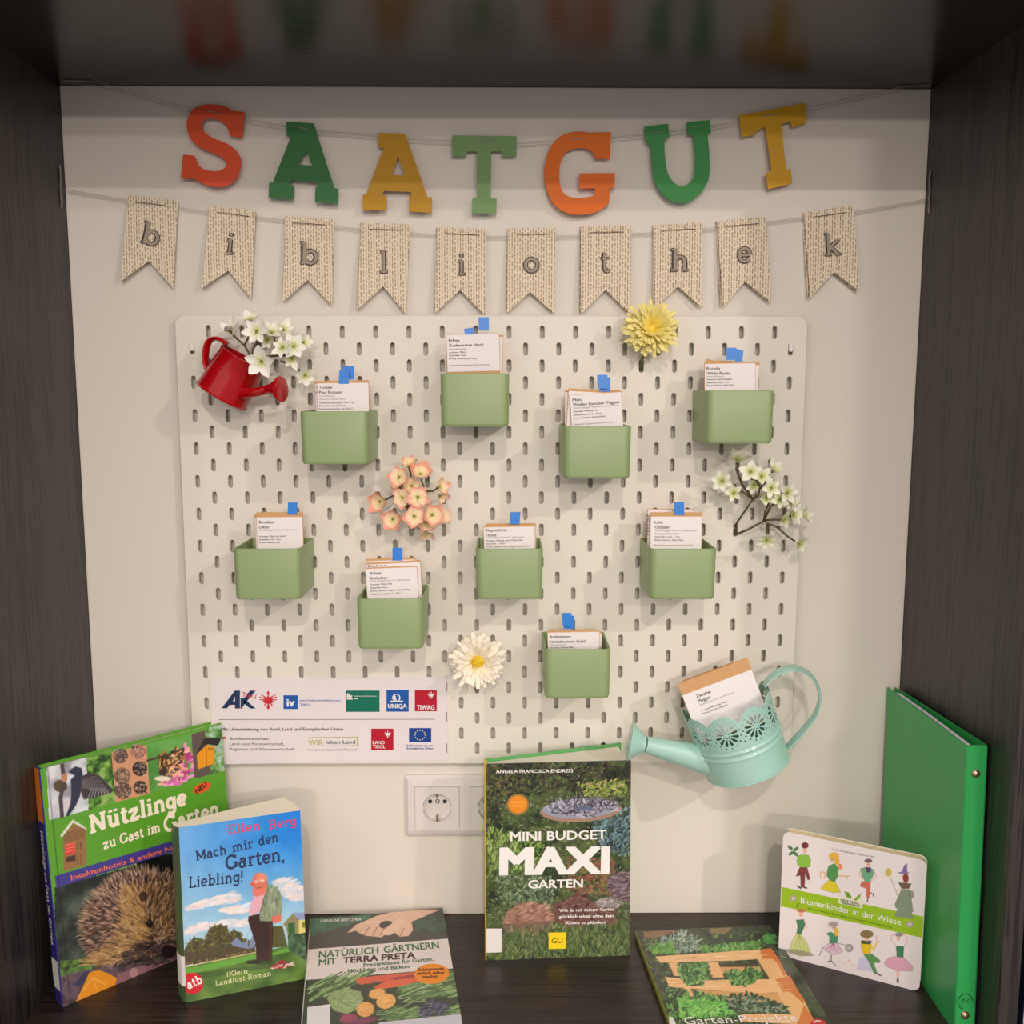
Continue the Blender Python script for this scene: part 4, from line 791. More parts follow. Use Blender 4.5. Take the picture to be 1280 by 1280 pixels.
sprig('white blossom sprig standing in the red watering can', fr_, [(410,250,105,-.6,1.4,.035),(620,140,95,.1,1.6,.03),(690,250,125,0,.2,.05),(850,265,100,.2,.9,.04),(970,235,95,.8,.8,.035),(965,425,105,-.3,.1,.05),(1085,410,105,.2,.1,.045),(1185,375,75,1.2,.4,.035),(740,570,135,-.1,-.3,.072),(1200,715,100,.6,-.4,.03),(1060,535,80,.5,-.9,.04),(800,340,80,0,-.3,.035)],
 [[(640,540,.035),(600,470,.035),(560,400,.034),(440,290,.034)],[(560,400,.034),(600,320,.033),(615,180,.03)],[(640,540,.037),(650,450,.04),(700,350,.042),(690,260,.048)],[(640,540,.037),(700,510,.04),(850,515,.04),(960,500,.042),(1030,460,.04),(1085,420,.04)],[(850,515,.04),(890,470,.04),(880,320,.038),(850,270,.04)],[(940,565,.035),(1080,610,.032),(1165,680,.03)],[(650,520,.04),(740,570,.068)],[(960,500,.04),(1060,530,.038)]], M_wh, 0)
fp_ = crop(11.636, 455, 570)
sprig('peach blossom sprig between the boxes at the left', fp_, [(510,310,150,-.1,.2,.04),(660,150,110,.1,1.2,.03),(820,270,140,.3,.9,.035),(520,480,120,-.3,.4,.03),(690,440,120,.1,.6,.03),(560,600,130,-.1,0,.045),(780,600,150,0,.1,.048),(1090,450,110,1.5,.5,.035),(1100,575,80,1.2,-.6,.03),(240,660,135,-.7,-.2,.035),(420,920,140,-.3,0,.035),(730,875,150,0,0,.048),(985,860,150,.4,.1,.04),(1130,870,110,1.2,.2,.03),(900,960,110,.2,-.5,.035),(905,1110,90,.1,-1.3,.03)],
 [[(700,1060,-.002),(690,990,.012),(640,900,.022),(640,750,.03),(560,600,.042)],[(640,750,.03),(480,690,.024),(430,575,.022),(320,630,.026),(240,660,.03)],[(640,900,.024),(500,925,.026),(420,920,.03)],[(640,750,.03),(780,600,.044)],[(780,600,.03),(870,450,.03),(830,340,.03)],[(860,510,.03),(1000,510,.03),(1080,460,.032)],[(780,600,.03),(890,620,.03),(940,760,.032),(985,860,.036)],[(690,990,.014),(780,1020,.022),(850,1080,.025),(905,1110,.028)],[(560,600,.03),(510,310,.036)],[(700,420,.028),(660,150,.026)],[(640,900,.024),(730,875,.044)]], M_pe, 0, seed=8)
fw_ = crop(9.143, 880, 565)
sprig('greenish white blossom sprig hooked into the board at the right edge', fw_, [(385,100,100,.1,1.8,.04),(205,330,115,-.3,.1,.04),(340,470,100,-.2,.3,.035),(530,230,105,0,.3,.045),(650,280,95,.2,.5,.04),(790,215,100,.4,1.1,.035),(570,370,80,0,-.4,.035),(765,410,105,.1,.1,.048),(945,465,110,.3,.1,.042),(860,545,95,.1,0,.042),(990,570,90,.6,.2,.035),(1010,720,115,.8,.1,.035),(1130,730,90,1.2,.3,.03),(910,770,80,.5,-.2,.035),(715,1000,90,-.1,-.5,.04),(1085,1050,85,.5,-.3,.035),(710,530,70,0,0,.04)],
 [[(355,880,-.004),(352,945,.002),(500,890,.012),(680,790,.022),(850,870,.026),(950,960,.03),(1040,1020,.032)],[(360,850,-.002),(380,800,.012),(470,670,.02),(560,540,.028),(600,480,.03)],[(560,540,.028),(500,500,.03),(430,450,.032),(340,470,.034)],[(560,540,.028),(440,380,.032),(390,260,.036),(380,130,.038)],[(380,240,.036),(385,120,.038)],[(360,380,.034),(280,362,.036),(205,330,.038)],[(680,790,.022),(700,680,.028),(740,590,.034),(765,420,.044)],[(690,780,.024),(760,620,.03),(860,550,.038)],[(690,780,.022),(800,772,.028),(900,775,.032),(1010,720,.034)],[(840,870,.026),(920,810,.03)],[(720,830,.024),(718,900,.03),(716,990,.038)],[(560,540,.028),(620,500,.032),(640,390,.036),(530,230,.042)],[(640,400,.034),(780,290,.034)],[(640,400,.034),(740,480,.036),(945,465,.04)]], M_gw, 0, seed=11)
# ================================================================ big single flowers
def gerbera(label, c, r, stem, cols, centre, nrm, dep, seed, layers, r0, n=34):
    rnd = random.Random(seed); p = at(*c, 1, BY - dep); root = empty('daisy_flower', label, 'flower', Matrix.Translation(tuple(p))); k = Plane(p, (1, 0, 0), (0, 0, 1)).px1(*c); R_ = r * k
    z = Vector(nrm).normalized(); x = z.orthogonal().normalized(); y = z.cross(x); Mw = Matrix([[x[i], y[i], z[i], 0] for i in range(3)] + [[0, 0, 0, 1]])
    for li, (fr0, lift, zof) in enumerate(layers):
        mb = MB()
        for kx in range(n):
            a = 2 * PI * (kx + rnd.random() * .8) / n; L = R_ * fr0 * rnd.uniform(.82, 1.06); w = R_ * .078 * rnd.uniform(.8, 1.3); lf = lift + rnd.uniform(-.16, .16); cu = rnd.uniform(-.25, .1); G = []
            tw = rnd.uniform(-.5, .5)
            for i in range(5):
                t = i / 4; rr_ = R_ * r0 + (L - R_ * r0) * t; ww = w * (.45 + 1.1 * t - .95 * t ** 4); h_ = lf * L * t + cu * L * t * t + zof
                for j in (-1, 0, 1): G.append((rr_ * math.cos(a) - j * ww * math.sin(a), rr_ * math.sin(a) + j * ww * math.cos(a), h_ + (abs(j) * .4 + j * tw) * ww))
            mb.add(G, [(i*3 + j, (i+1)*3 + j, (i+1)*3 + j + 1, i*3 + j + 1) for i in range(4) for j in range(2)])
        o = mb.build('petals', cols, root, smooth=True); o.matrix_local = Mw
    mc = MB(); mc.lathe([(R_*.05, -.004), (R_*.2, 0), (R_*.24, .003), (R_*.12, .0055), (R_*.02, .0062)], 16)
    for i in range(40):
        a = rnd.uniform(0, 2*PI); q = R_ * .24 * math.sqrt(rnd.random()); mc.tube([(q*math.cos(a), q*math.sin(a), .002), (q*1.1*math.cos(a), q*1.1*math.sin(a), .008)], .0005, 3)
    o = mc.build('flower_centre', centre, root); o.matrix_local = Mw
    P = [Vector((0, .004, 0))] + [Vector(tuple(at(u, v, 1, BY - d) - p)) for u, v, d in stem]; MB().tube(P, .0017, 8).build('stem', mat('leaf_green_stem', (112, 122, 62), .6, noise=.15, nscale=150), root, smooth=True)
M_yp = ramp_mat('yellow_petal', [(.1, (232, 190, 50)), (.6, (244, 222, 96)), (1.1, (248, 236, 156))], .030); M_cp = ramp_mat('cream_petal', [(.1, (236, 216, 150)), (.5, (246, 234, 200)), (1.1, (250, 242, 224))], .030)
gerbera('yellow daisy-like flower on the top edge of the pegboard', (814.5, 411), 36, [(809, 432, .014), (803, 447, .006), (800.5, 462, -.003)], M_yp, mat('ochre_centre', (238, 206, 84), .7, noise=.2, nscale=300), (.03, -1, .25), .030, 3, [(1.0, .05, 0), (.92, .30, .0015), (.7, .62, .003), (.48, .95, .004)], .08, 42)
gerbera('cream daisy-like flower with yellow centre, left of the lowest box', (597, 826.5), 34.5, [(596, 846, .012), (595.5, 856, .004), (595.5, 862, -.003)], M_cp, mat('yellow_centre', (226, 196, 40), .7, noise=.2, nscale=300), (0, -1, .05), .022, 9, [(1.0, .02, 0), (.95, .18, .0015), (.8, .34, .003), (.60, .42, .003)], .22, 42)
# ================================================================ books and binder on the shelf
M_pages = pages_mat('book_pages', (246, 238, 222)); M_pages2 = pages_mat('cream_pages', (255, 244, 222), dark=.95); M_white_st = mat('white_sticker', (226, 222, 220), .5)
def child_plane(root, T, T2, mb, name, m, **k):
    o = mb.build(name, m, root, **k); o.matrix_local = T.M().inverted() @ T2.M(); return o
def spine_plane(T, t, x=-.0012): return Plane(T.O - T.N * t + T.U * x, T.N, T.V)
def hard(name, label, T, w, h, t, mc, group=None, mspine=None, mback=None, backx=None):
    root = empty(name, label, 'book', T.M(), group); c = .0024
    MB().box((.002, 0, -c), (w, h, 0)).build('front_cover', mc, root); bt = backx if backx else t
    m = MB(); m.add([(0, 0, -t), (w, 0, -bt), (w, h, -bt), (0, h, -t), (0, 0, -t + c), (w, 0, -bt + c), (w, h, -bt + c), (0, h, -t + c)], [(0,3,2,1),(4,5,6,7),(0,1,5,4),(1,2,6,5),(2,3,7,6),(3,0,4,7)]); m.build('back_cover', mback or mc, root)
    m = MB(); m.loft([[(-.0012, y, -t + .001), (.0022, y, -t), (.0022, y, 0), (-.0004, y, 0), (-.0012, y, -.001)] for y in (0, h)]); m.build('spine', mspine or mc, root)
    m = MB(); x1 = w - .004; y0 = .0035; y1 = h - .0035; zb = -t + c - (bt - t) * .96; m.add([(.003, y0, -t + c), (x1, y0, zb), (x1, y0, -c), (.003, y0, -c), (.003, y1, -t + c), (x1, y1, zb), (x1, y1, -c), (.003, y1, -c)], [(0,1,2,3),(7,6,5,4),(0,4,5,1),(1,5,6,2),(2,6,7,3),(3,7,4,0)][:]); m.build('page_block', M_pages, root)
    return root
def letters(root, T, name, items, m, z=.0004):
    b = MB()
    for it in items:
        s, p0, p1, cap = it[:4]; bold = it[4] if len(it) > 4 else 0; sw = it[5] if len(it) > 5 else None; sl = it[6] if len(it) > 6 else 0
        put_text(b, T, s, p0, p1, cap, z, bold, sw, slant=sl)
    return b.build(name, m, root)
# ---- big green hardback with the hedgehog
T = book_plane(-.4783, -.1896, 43.4, 6.0, 0); w, h, t = .214, .2690, .0195
mg = mat('green_cover_board', (92, 158, 44), .35, coat=.2); mpu = mat('purple_spine', (52, 48, 128), .35, coat=.2)
nb = hard('book', 'big hardback with hedgehog cover leaning in the left corner', T, w, h, t, mg, mspine=mpu)
n1 = crop(5.333, 40, 900); n2 = crop(6.095, 50, 1060); full = [(40, 880), (320, 880), (320, 1290), (40, 1290)]
A = Art(T, w, h, .00082, (92, 160, 44), 4)
low = [n2(112, 300), n2(1200, 0), n2(1200, 1400), n2(100, 1400)]
A.mottle(low, [(28, 32, 28), (40, 46, 40), (58, 70, 58), (84, 92, 82)], 26, seed=7)
A.mottle([n2(700, 100), n2(1200, 0), n2(1200, 500), n2(1000, 300)], [(14, 16, 14), (30, 34, 28)], 20)
A.mottle([n2(150, 860), n2(420, 840), n2(380, 960), n2(160, 1000)], [(70, 110, 50), (104, 140, 66), (60, 74, 46)], 7)
A.mottle([n2(150, 985), n2(330, 930), n2(620, 900), n2(1200, 800), n2(1200, 1400), n2(100, 1400)], [(70, 56, 60), (108, 86, 88), (88, 74, 92)], 12, seed=2)
A.poly([(575, 1060), (590, 960), (720, 915), (900, 870), (1100, 830), (1100, 1000)], (136, 96, 100), n2); A.ell(715, 950, 30, 40, (170, 128, 128), n2)
body = [(315,560),(340,480),(400,370),(500,260),(630,190),(760,170),(880,180),(980,230),(1100,290),(1200,400),(1200,700),(960,760),(850,820),(700,870),(560,890),(420,890),(350,800),(320,700)]
A.poly(body, (74, 54, 44), n2)
ctr = (760, 620)
def spk(x, y): return math.degrees(math.atan2(-(y - 640), x - 800)) + 4
A.strokes(body, 900, [(46, 34, 30), (60, 44, 38), (92, 70, 58)], 42, 9, spk, n2, 16)
A.strokes(body, 1500, [(186, 150, 124), (160, 124, 100), (206, 172, 146), (132, 100, 82)], 36, 5, spk, n2, 18)
edge = [(300, 540), (400, 340), (520, 230), (640, 165), (760, 140), (900, 160), (1060, 230), (1040, 270), (760, 190), (520, 280), (350, 500), (345, 700), (315, 690)]
A.strokes(edge, 240, [(190, 160, 130), (140, 112, 90)], 44, 4, spk, n2, 14)
fur = [(640, 330), (780, 330), (860, 620), (840, 780), (700, 850), (420, 900), (340, 880), (560, 700), (640, 560)]
A.strokes(fur, 700, [(150, 112, 66), (178, 140, 86), (104, 78, 56), (196, 160, 110)], 70, 6, lambda x, y: 150 + (y - 600) * .12, n2, 16)
A.strokes([(760,300),(1000,260),(1200,400),(1200,640),(1000,720),(860,640)], 420, [(150, 118, 76), (112, 86, 58), (186, 150, 98), (70, 52, 40)], 60, 6, 70, n2, 25)
A.strokes([(640,820),(820,700),(1100,700),(1100,860),(700,900)], 260, [(40, 32, 32), (84, 66, 60), (60, 50, 52)], 60, 8, 200, n2, 30)
A.ell(785, 370, 30, 40, (52, 38, 32), n2, al=.8); A.ell(835, 575, 24, 34, (24, 20, 20), n2, al=.9); A.ell(828, 562, 5, 5, (120, 116, 120), n2); A.ell(980, 790, 60, 50, (34, 26, 28), n2)
A.poly([(270,1180),(330,1050),(375,950),(440,928),(520,955),(585,990),(575,1045),(400,1130),(290,1190)], (222, 142, 36), n2); A.line([(290, 1140), (400, 990), (500, 1040)], 6, (240, 180, 90), n2); A.line([(400, 990), (440, 1090)], 5, (240, 180, 90), n2)
A.poly([(262, 1040), (330, 950), (380, 935), (330, 1040), (275, 1060)], (60, 58, 84), n2)
A.poly([(112,213),(1200,-112),(1200,-28),(125,303)], (68, 60, 140), n2)
# picture strip
A.mottle([n1(95, 300), n1(362, 250), n1(377, 600), n1(115, 668)], [(150, 150, 160), (196, 200, 206), (222, 226, 228)], 16)
A.ell(190, 440, 46, 42, (92, 72, 50), n1); A.line([(200, 300), (215, 400), (190, 520), (200, 640)], 26, (74, 66, 66), n1); A.ell(215, 385, 22, 30, (190, 130, 96), n1); A.ell(255, 560, 36, 40, (214, 202, 208), n1)
A.mottle([n1(362, 255), n1(530, 213), n1(557, 545), n1(377, 600)], [(34, 60, 26), (70, 120, 40), (130, 176, 70), (160, 180, 120)], 8, seed=9)
A.poly([(325,380),(370,355),(440,360),(480,400),(545,468),(520,490),(420,515),(345,530),(322,470)], (62, 56, 60), n1)
for i in range(9): A.line([(335, 400 + i * 6), (430 + i * 12, 372 + i * 15)], 3.5, (128, 122, 120), n1)
for i in range(7): A.line([(400 + i * 14, 455), (370 + i * 24, 525 - i * 5)], 4, (176, 172, 176), n1)
A.poly([(255,330),(290,308),(330,320),(340,370),(325,430),(322,500),(292,570),(245,640),(225,640),(255,560),(262,480),(256,400),(284,370),(242,348)], (46, 48, 70), n1)
A.poly([(530,215),(762,165),(785,490),(558,548)], (208, 150, 112), n1)
for x, y, r, c in ((590,240,50,(92,70,66)),(708,210,52,(168,110,98)),(600,370,55,(128,98,76)),(718,325,50,(44,36,40)),(606,470,58,(92,72,62)),(722,450,46,(60,44,36))):
    A.ell(x, y, r, r * .98, c, n1); A.strokes([(x-r*.8,y-r*.8),(x+r*.8,y-r*.8),(x+r*.8,y+r*.8),(x-r*.8,y+r*.8)], 46, [(176, 140, 118), (50, 38, 36), (206, 176, 150)], 12, 5, 90, n1, 180)
A.mottle([n1(764, 164), n1(1062, 95), n1(1082, 392), n1(786, 485)], [(62, 124, 50), (92, 158, 70), (110, 174, 84)], 40, seed=5)
A.strokes([(930,230),(1030,180),(1080,280),(1080,400),(930,430),(830,440),(900,330)], 90, [(216, 110, 176), (236, 150, 196), (190, 60, 140), (240, 170, 150)], 46, 18, 50, n1, 60)
A.strokes([(850,240),(960,200),(1000,240),(960,320),(900,380),(850,360),(840,300)], 120, [(70, 40, 26), (176, 106, 50), (220, 180, 110), (50, 34, 30)], 30, 12, 20, n1, 80)
A.ell(870, 390, 56, 16, (232, 220, 196), n1); A.line([(770, 270), (900, 235), (1010, 190)], 14, (70, 50, 40), n1); A.ell(880, 340, 20, 34, (56, 40, 36), n1)
A.poly([(1062,95),(1300,25),(1310,330),(1082,392)], (94, 78, 76), n1); A.mottle([n1(1145, 60), n1(1330, 10), n1(1330, 330), n1(1190, 355), n1(1180, 200)], [(60, 110, 44), (120, 168, 90), (190, 210, 220)], 7, seed=4)
A.poly([(1098,230),(1165,165),(1212,175),(1215,290),(1105,330)], (232, 150, 20), n1); A.line([(1160, 170), (1165, 310)], 3, (120, 80, 30), n1); A.poly([(1090,235),(1150,118),(1262,118),(1240,172),(1160,160),(1100,225)], (38, 36, 34), n1)
for i in range(3): A.ell(1178 + i * 12, 192, 4, 5, (70, 44, 20), n1)
# insect hotel on the green band
A.poly([(205,775),(275,690),(355,725),(362,965),(210,1010)], (150, 112, 70), n1); A.poly([(188,770),(270,662),(366,722),(358,732),(275,684),(200,782)], (226, 224, 204), n1)
A.poly([(222,830),(284,812),(288,890),(226,905)], (222, 70, 58), n1); A.poly([(225,915),(290,898),(292,935),(228,950)], (78, 52, 44), n1)
for i in range(5): A.line([(215, 760 + i * 14), (350, 722 + i * 14)], 4, (98, 68, 44), n1)
for i in range(3): A.line([(228, 835 + i * 22), (284, 822 + i * 22)], 4, (240, 150, 130), n1)
for x in (305, 325): A.line([(x, 820), (x, 860)], 6, (80, 52, 34), n1); A.line([(x, 890), (x, 950)], 4, (96, 66, 40), n1)
A.ell(1132, 452, 66, 30, (232, 92, 44), n1, rot=-24)
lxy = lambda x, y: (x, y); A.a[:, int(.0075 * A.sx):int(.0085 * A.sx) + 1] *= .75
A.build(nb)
M_cream = mat('cream_print', (244, 232, 208), .4); M_orange = mat('orange_print', (238, 116, 70), .4); M_black = mat('black_print', (30, 26, 28), .4); M_wht = mat('white_print', (240, 236, 232), .4)
letters(nb, T, 'title_lettering', [('N\u00fctzlinge', n1(388, 755), n1(1035, 560), 21.5, 0, .17), ('zu Gast im', n1(475, 862), n1(853, 742), 12, 0, .15), ('Garten', n1(880, 752), n1(1245, 636), 19, 0, .16)], M_cream)
letters(nb, T, 'subtitle_lettering', [('Insektenhotels & andere N\u00fctzlingsquartiere', n2(236, 248), n2(1420, -106), 6.6, .012)], M_orange)
letters(nb, T, 'badge_lettering', [('NEU', n1(1098, 492), n1(1168, 438), 6, .03)], M_black)
S2 = spine_plane(T, t)
m = MB(); a = S2.loc(46, 960); m.add([(.0004, .208, .0002), (t - .0004, .208, .0002), (t - .0004, h, .0002), (.0004, h, .0002)], [(0, 1, 2, 3)]); child_plane(nb, T, S2, m, 'spine_print', mat('orange_spine_field', (226, 128, 40), .4))
m = MB(); m.add([(.0003, .018, .0003), (t, .018, .0003), (t, .052, .0003), (.0003, .052, .0003)], [(0, 1, 2, 3)]); child_plane(nb, T, S2, m, 'spine_sticker', M_white_st)
def vtext(root, T, S2, s, x, y0, y1, cap, m, bold=.02, up=False, slabw=None):
    v, f = slab(s, slabw) if slabw else sans(s, bold); b = MB(); L_ = abs(y1 - y0)
    if up: b.add([(x - q[1] * cap, y0 + q[0] * L_, .0004 + q[2] * 2e-5) for q in v], f)
    else: b.add([(x + q[1] * cap, y0 - q[0] * L_, .0004 + q[2] * 2e-5) for q in v], f)
    return child_plane(root, T, S2, b, 'spine_lettering', m)
vtext(nb, T, S2, 'N\u00fctzlinge zu Gast im Garten', .0055, .198, .068, .0078, M_wht, 0, slabw=.13)
# ---- novel
T = book_plane(-.3433, -.1828, 19.2, 6.3, 0); w, h = .1335, .1975
nv = empty('book', 'thick paperback novel with blue sky cover and a bald man', 'book', T.M())
pl = [(0, 0), (w, -.0004), (w + .001, -.006), (w - .004, -.034), (w - .012, -.062), (.05, -.040), (-.0075, -.0185), (-.004, -.004)]
m = MB(); m.loft([[(x, y, z) for x, z in [(0.001, -.0006), (w, -.001), (w + .0006, -.006), (w - .004, -.034), (w - .0125, -.0612), (.05, -.0392), (-.0066, -.0180), (-.0035, -.004)]] for y in (.0006, h - .0006)]); m.build('page_block', M_pages2, nv)
mnc = mat('novel_back_cover', (70, 92, 60), .4, coat=.2)
MB().loft([[(0, y, -.0005), (w, y, -.0009), (w, y, -.0004), (0, y, 0)] for y in (0, h)]).build('front_cover', mat('novel_cover_board', (225, 225, 220), .4), nv)
MB().loft([[(-.0075, y, -.0187), (.05, y, -.0398), (w - .012, y, -.062), (w - .012, y, -.0625), (.05, y, -.0403), (-.008, y, -.0190)] for y in (0, h - .0012)]).build('back_cover', mnc, nv)
MB().loft([[(0, y, 0), (-.0035, y, -.0035), (-.0062, y, -.0115), (-.0078, y, -.0188), (-.0070, y, -.0188), (-.0055, y, -.0115), (-.0028, y, -.004), (.0005, y, -.0006)] for y in (0, h)]).build('spine', mnc, nv, smooth=30)
v1 = crop(7.314, 215, 980); v2 = crop(7.314, 215, 1110); v3 = crop(3.2, 30, 880)
A = Art(T, w, h, .00068, (60, 150, 225), 6)
X, Y = np.meshgrid(np.linspace(0, 1, A.nx), np.linspace(0, 1, A.ny)); gx = np.clip(.15 + .9 * X, 0, 1)[..., None]; gy = np.clip((Y - .35) / .5, 0, 1)[..., None]
A.a[:] = np.array((168, 204, 222.)) * (1 - gy) + (np.array((124, 178, 226.)) * (1 - gx) + np.array((22, 128, 222.)) * gx) * gy
A.a += ((A.noise(14, 3) - .5) * 14)[..., None]
for P_c in ([(110,180),(220,125),(330,110),(440,60),(560,40),(620,100),(560,130),(400,150),(260,180),(130,215)], [(115,380),(230,330),(360,320),(520,280),(680,300),(690,350),(400,370),(115,430)], [(900,-60),(1010,-90),(1100,-40),(1230,-20),(1230,120),(1080,110),(1000,60)], [(400,200),(520,180),(680,150),(690,220),(520,240)]):
    A.poly(P_c, (222, 214, 216), v2, al=.8); A.strokes(P_c, 60, [(240, 216, 208), (212, 220, 230), (236, 228, 226)], 60, 22, 8, v2, 20, al=.6)
tree = [(115,560),(150,500),(210,455),(300,470),(340,370),(420,335),(500,350),(520,410),(560,390),(620,400),(640,460),(700,470),(760,540),(760,590),(400,660),(110,710)]
A.poly(tree, (84, 82, 50), v2); A.strokes(tree, 420, [(62, 66, 36), (98, 96, 54), (116, 112, 60), (74, 62, 50)], 26, 12, 60, v2, 80)
A.poly([(115,600),(400,560),(760,520),(760,600),(400,660),(110,700)], (84, 70, 52), v2, al=.7)
A.poly([(920,350),(1010,345),(1060,540),(920,545)], (84, 84, 40), v2); A.poly([(110,725),(760,590),(1060,530),(1260,530),(1300,1200),(100,1200)], (84, 124, 52), v2)
gm = [v2(110, 725), v2(760, 590), v2(1300, 560), v2(1300, 1200), v2(100, 1200)]; A.mottle(gm, [(64, 96, 40), (88, 120, 50), (106, 140, 60)], 30, seed=12)
A.poly([(115,740),(760,600),(920,590),(1080,545),(1080,580),(700,670),(300,760),(115,790)], (104, 168, 62), v2, al=.85); A.poly([(115,800),(480,740),(880,690),(1080,700),(700,760),(120,860)], (54, 78, 40), v2, al=.55)
A.line([(115, 722), (760, 590)], 9, (226, 206, 150), v2); A.strokes([(115,700),(760,570),(760,590),(115,720)], 60, [(180, 160, 90), (130, 110, 60)], 18, 5, 90, v2, 10)
A.poly([(1015,330),(1100,235),(1170,290),(1160,430),(1060,440),(1040,360)], (140, 134, 92), v2); A.poly([(1100,225),(1230,225),(1235,290),(1160,290)], (140, 152, 190), v2); A.poly([(1160,292),(1235,292),(1235,420),(1160,420)], (216, 204, 120), v2); A.poly([(1062,322),(1122,315),(1124,430),(1065,436)], (52, 92, 50), v2); A.poly([(1190,310),(1215,310),(1215,362),(1190,362)], (110, 120, 40), v2)
A.mottle([v2(1060, 430), v2(1250, 400), v2(1250, 680), v2(1060, 560)], [(30, 58, 34), (60, 92, 60), (84, 114, 80)], 6); A.poly([(540,500),(590,450),(640,500),(690,490),(700,540),(740,420),(760,540),(690,555),(560,530)], (122, 138, 170), v2); A.line([(690, 500), (690, 420), (715, 370)], 9, (170, 180, 200), v2)
A.ell(800, 675, 130, 24, (44, 60, 34), v2, al=.8); A.poly([(700,255),(900,215),(920,300),(925,420),(915,660),(860,665),(770,655),(765,520),(735,420),(695,300)], (58, 36, 30), v2); A.line([(905, 330), (900, 650)], 14, (96, 54, 36), v2, al=.7)
A.poly([(740,660),(800,650),(800,695),(690,695),(680,680)], (52, 40, 34), v2)
A.poly([(735,110),(760,40),(860,20),(870,60),(820,210),(705,262),(700,220)], (222, 170, 184), v2)
A.poly([(860,-40),(930,-20),(990,30),(1008,150),(1000,250),(930,260),(910,305),(805,300),(800,215),(830,140),(848,60)], (134, 148, 120), v2); A.strokes([(860,0),(990,40),(1000,240),(820,290),(840,120)], 60, [(110, 124, 100), (156, 168, 140)], 70, 8, 90, v2, 14); A.line([(850, 70), (810, 210)], 10, (90, 104, 80), v2)
A.poly([(915,260),(995,245),(1000,300),(940,322),(915,305)], (220, 110, 90), v2); A.poly([(745,860),(735,1010),(770,1030),(850,1010),(880,960),(865,860),(830,815),(780,818)], (222, 122, 108), v1)
A.ell(800, 895, 68, 86, (216, 116, 96), v1); A.ell(822, 860, 50, 44, (228, 140, 110), v1); A.poly([(725,890),(712,915),(745,945),(770,930)], (208, 96, 80), v1); A.ell(770, 893, 14, 12, (236, 222, 210), v1); A.ell(822, 885, 16, 13, (236, 222, 210), v1); A.ell(770, 894, 5, 6, (40, 60, 80), v1); A.ell(820, 886, 5, 6, (40, 60, 80), v1); A.line([(770, 950), (820, 945)], 6, (130, 60, 50), v1); A.ell(862, 905, 12, 24, (196, 100, 84), v1)
A.poly([(870,910),(890,940),(885,1010),(860,1000)], (120, 134, 106), v1)
A.strokes([(880,720),(1080,690),(1100,710),(900,740)], 24, [(226, 180, 180), (230, 210, 200), (170, 60, 60)], 34, 16, 20, v2, 40); A.ell(1010, 680, 34, 20, (150, 50, 56), v2)
A.ell(185, 872, 103, 98, (204, 20, 36), v2); A.build(nv)
M_navy = mat('navy_print', (34, 52, 92), .4); M_red2 = mat('coral_print', (214, 70, 96), .4)
letters(nv, T, 'author_lettering', [('Ellen', v1(512, 457), v1(808, 417), 11.0, 0, .10), ('Berg', v1(888, 412), v1(1138, 372), 11.0, 0, .10)], M_red2)
letters(nv, T, 'title_lettering', [('Mach', v1(222, 700), v1(500, 640), 12, 0, .13), ('mir', v1(555, 625), v1(748, 580), 12, 0, .12), ('den', v1(795, 565), v1(972, 525), 12, 0, .12), ('Garten,', v1(490, 785), v1(1028, 700), 17.5, 0, .13), ('Liebling!', v1(155, 950), v1(645, 892), 14, 0, .12)], M_navy)
letters(nv, T, 'subtitle_lettering', [('(K)ein', v2(500, 808), v2(692, 778), 6, 0, .11), ('Landlust-Roman', v2(398, 893), v2(905, 800), 6.2, 0, .11)], mat('pale_green_print', (212, 216, 160), .4))
letters(nv, T, 'publisher_mark', [('atb', v2(150, 925), v2(280, 865), 11, 0, .13)], M_wht)
m = MB(); m.loft([[(0.0002, y, .0003), (-.0037, y, -.0033), (-.0065, y, -.0113), (-.0080, y, -.0186)] for y in (.018, .052)], False, False, closed=False); m.build('spine_sticker', M_white_st, nv)
# ---- garden design book, standing ajar
T = book_plane(-.0074, -.1047, 3.1, 3.0, 0); w, h, t = .1742, .2415, .0075
gb = hard('book', 'garden hardback with large white MAXI lettering, standing slightly open at centre', T, w, h, .0190, mat('dark_green_board', (60, 70, 46), .35, coat=.2), mspine=mat('yellow_spine', (226, 190, 40), .4), mback=mat('leaf_green_board', (96, 168, 96), .4), backx=.0700)
g1 = crop(4.265, 580, 920); A = Art(T, w, h, .00072, (70, 80, 50), 8)
A.mottle(full and [(560, 900), (840, 900), (840, 1280), (560, 1280)], [(30, 40, 26), (60, 78, 40), (86, 104, 56), (70, 84, 50)], 22, seed=21)
q = lambda *a: [tuple(p) for p in a]
G3 = [(52, 64, 40), (84, 98, 56), (118, 130, 82), (36, 42, 30), (148, 156, 112), (66, 60, 48)]
A.strokes(q((120,150),(900,140),(880,1180),(110,1200)), 4200, G3, 12, 4.5, 80, g1, 90)
A.strokes(q((120,150),(880,150),(880,250),(700,300),(400,280),(120,400)), 500, [(34, 36, 26), (52, 56, 34), (72, 62, 52), (30, 30, 30)], 22, 9, 60, g1, 90)
A.strokes(q((600,260),(860,230),(860,320),(640,320)), 200, [(130, 148, 60), (168, 180, 84), (96, 116, 48), (190, 180, 110)], 16, 6, 30, g1, 60)
A.strokes(q((120,500),(420,540),(420,740),(130,740)), 500, [(140, 170, 84), (110, 140, 64), (170, 190, 110), (60, 84, 44)], 26, 5, 80, g1, 40)
A.strokes(q((700,400),(880,390),(880,640),(760,640),(690,520)), 420, [(96, 128, 140), (130, 160, 170), (60, 84, 92), (44, 60, 60)], 24, 6, 70, g1, 60)
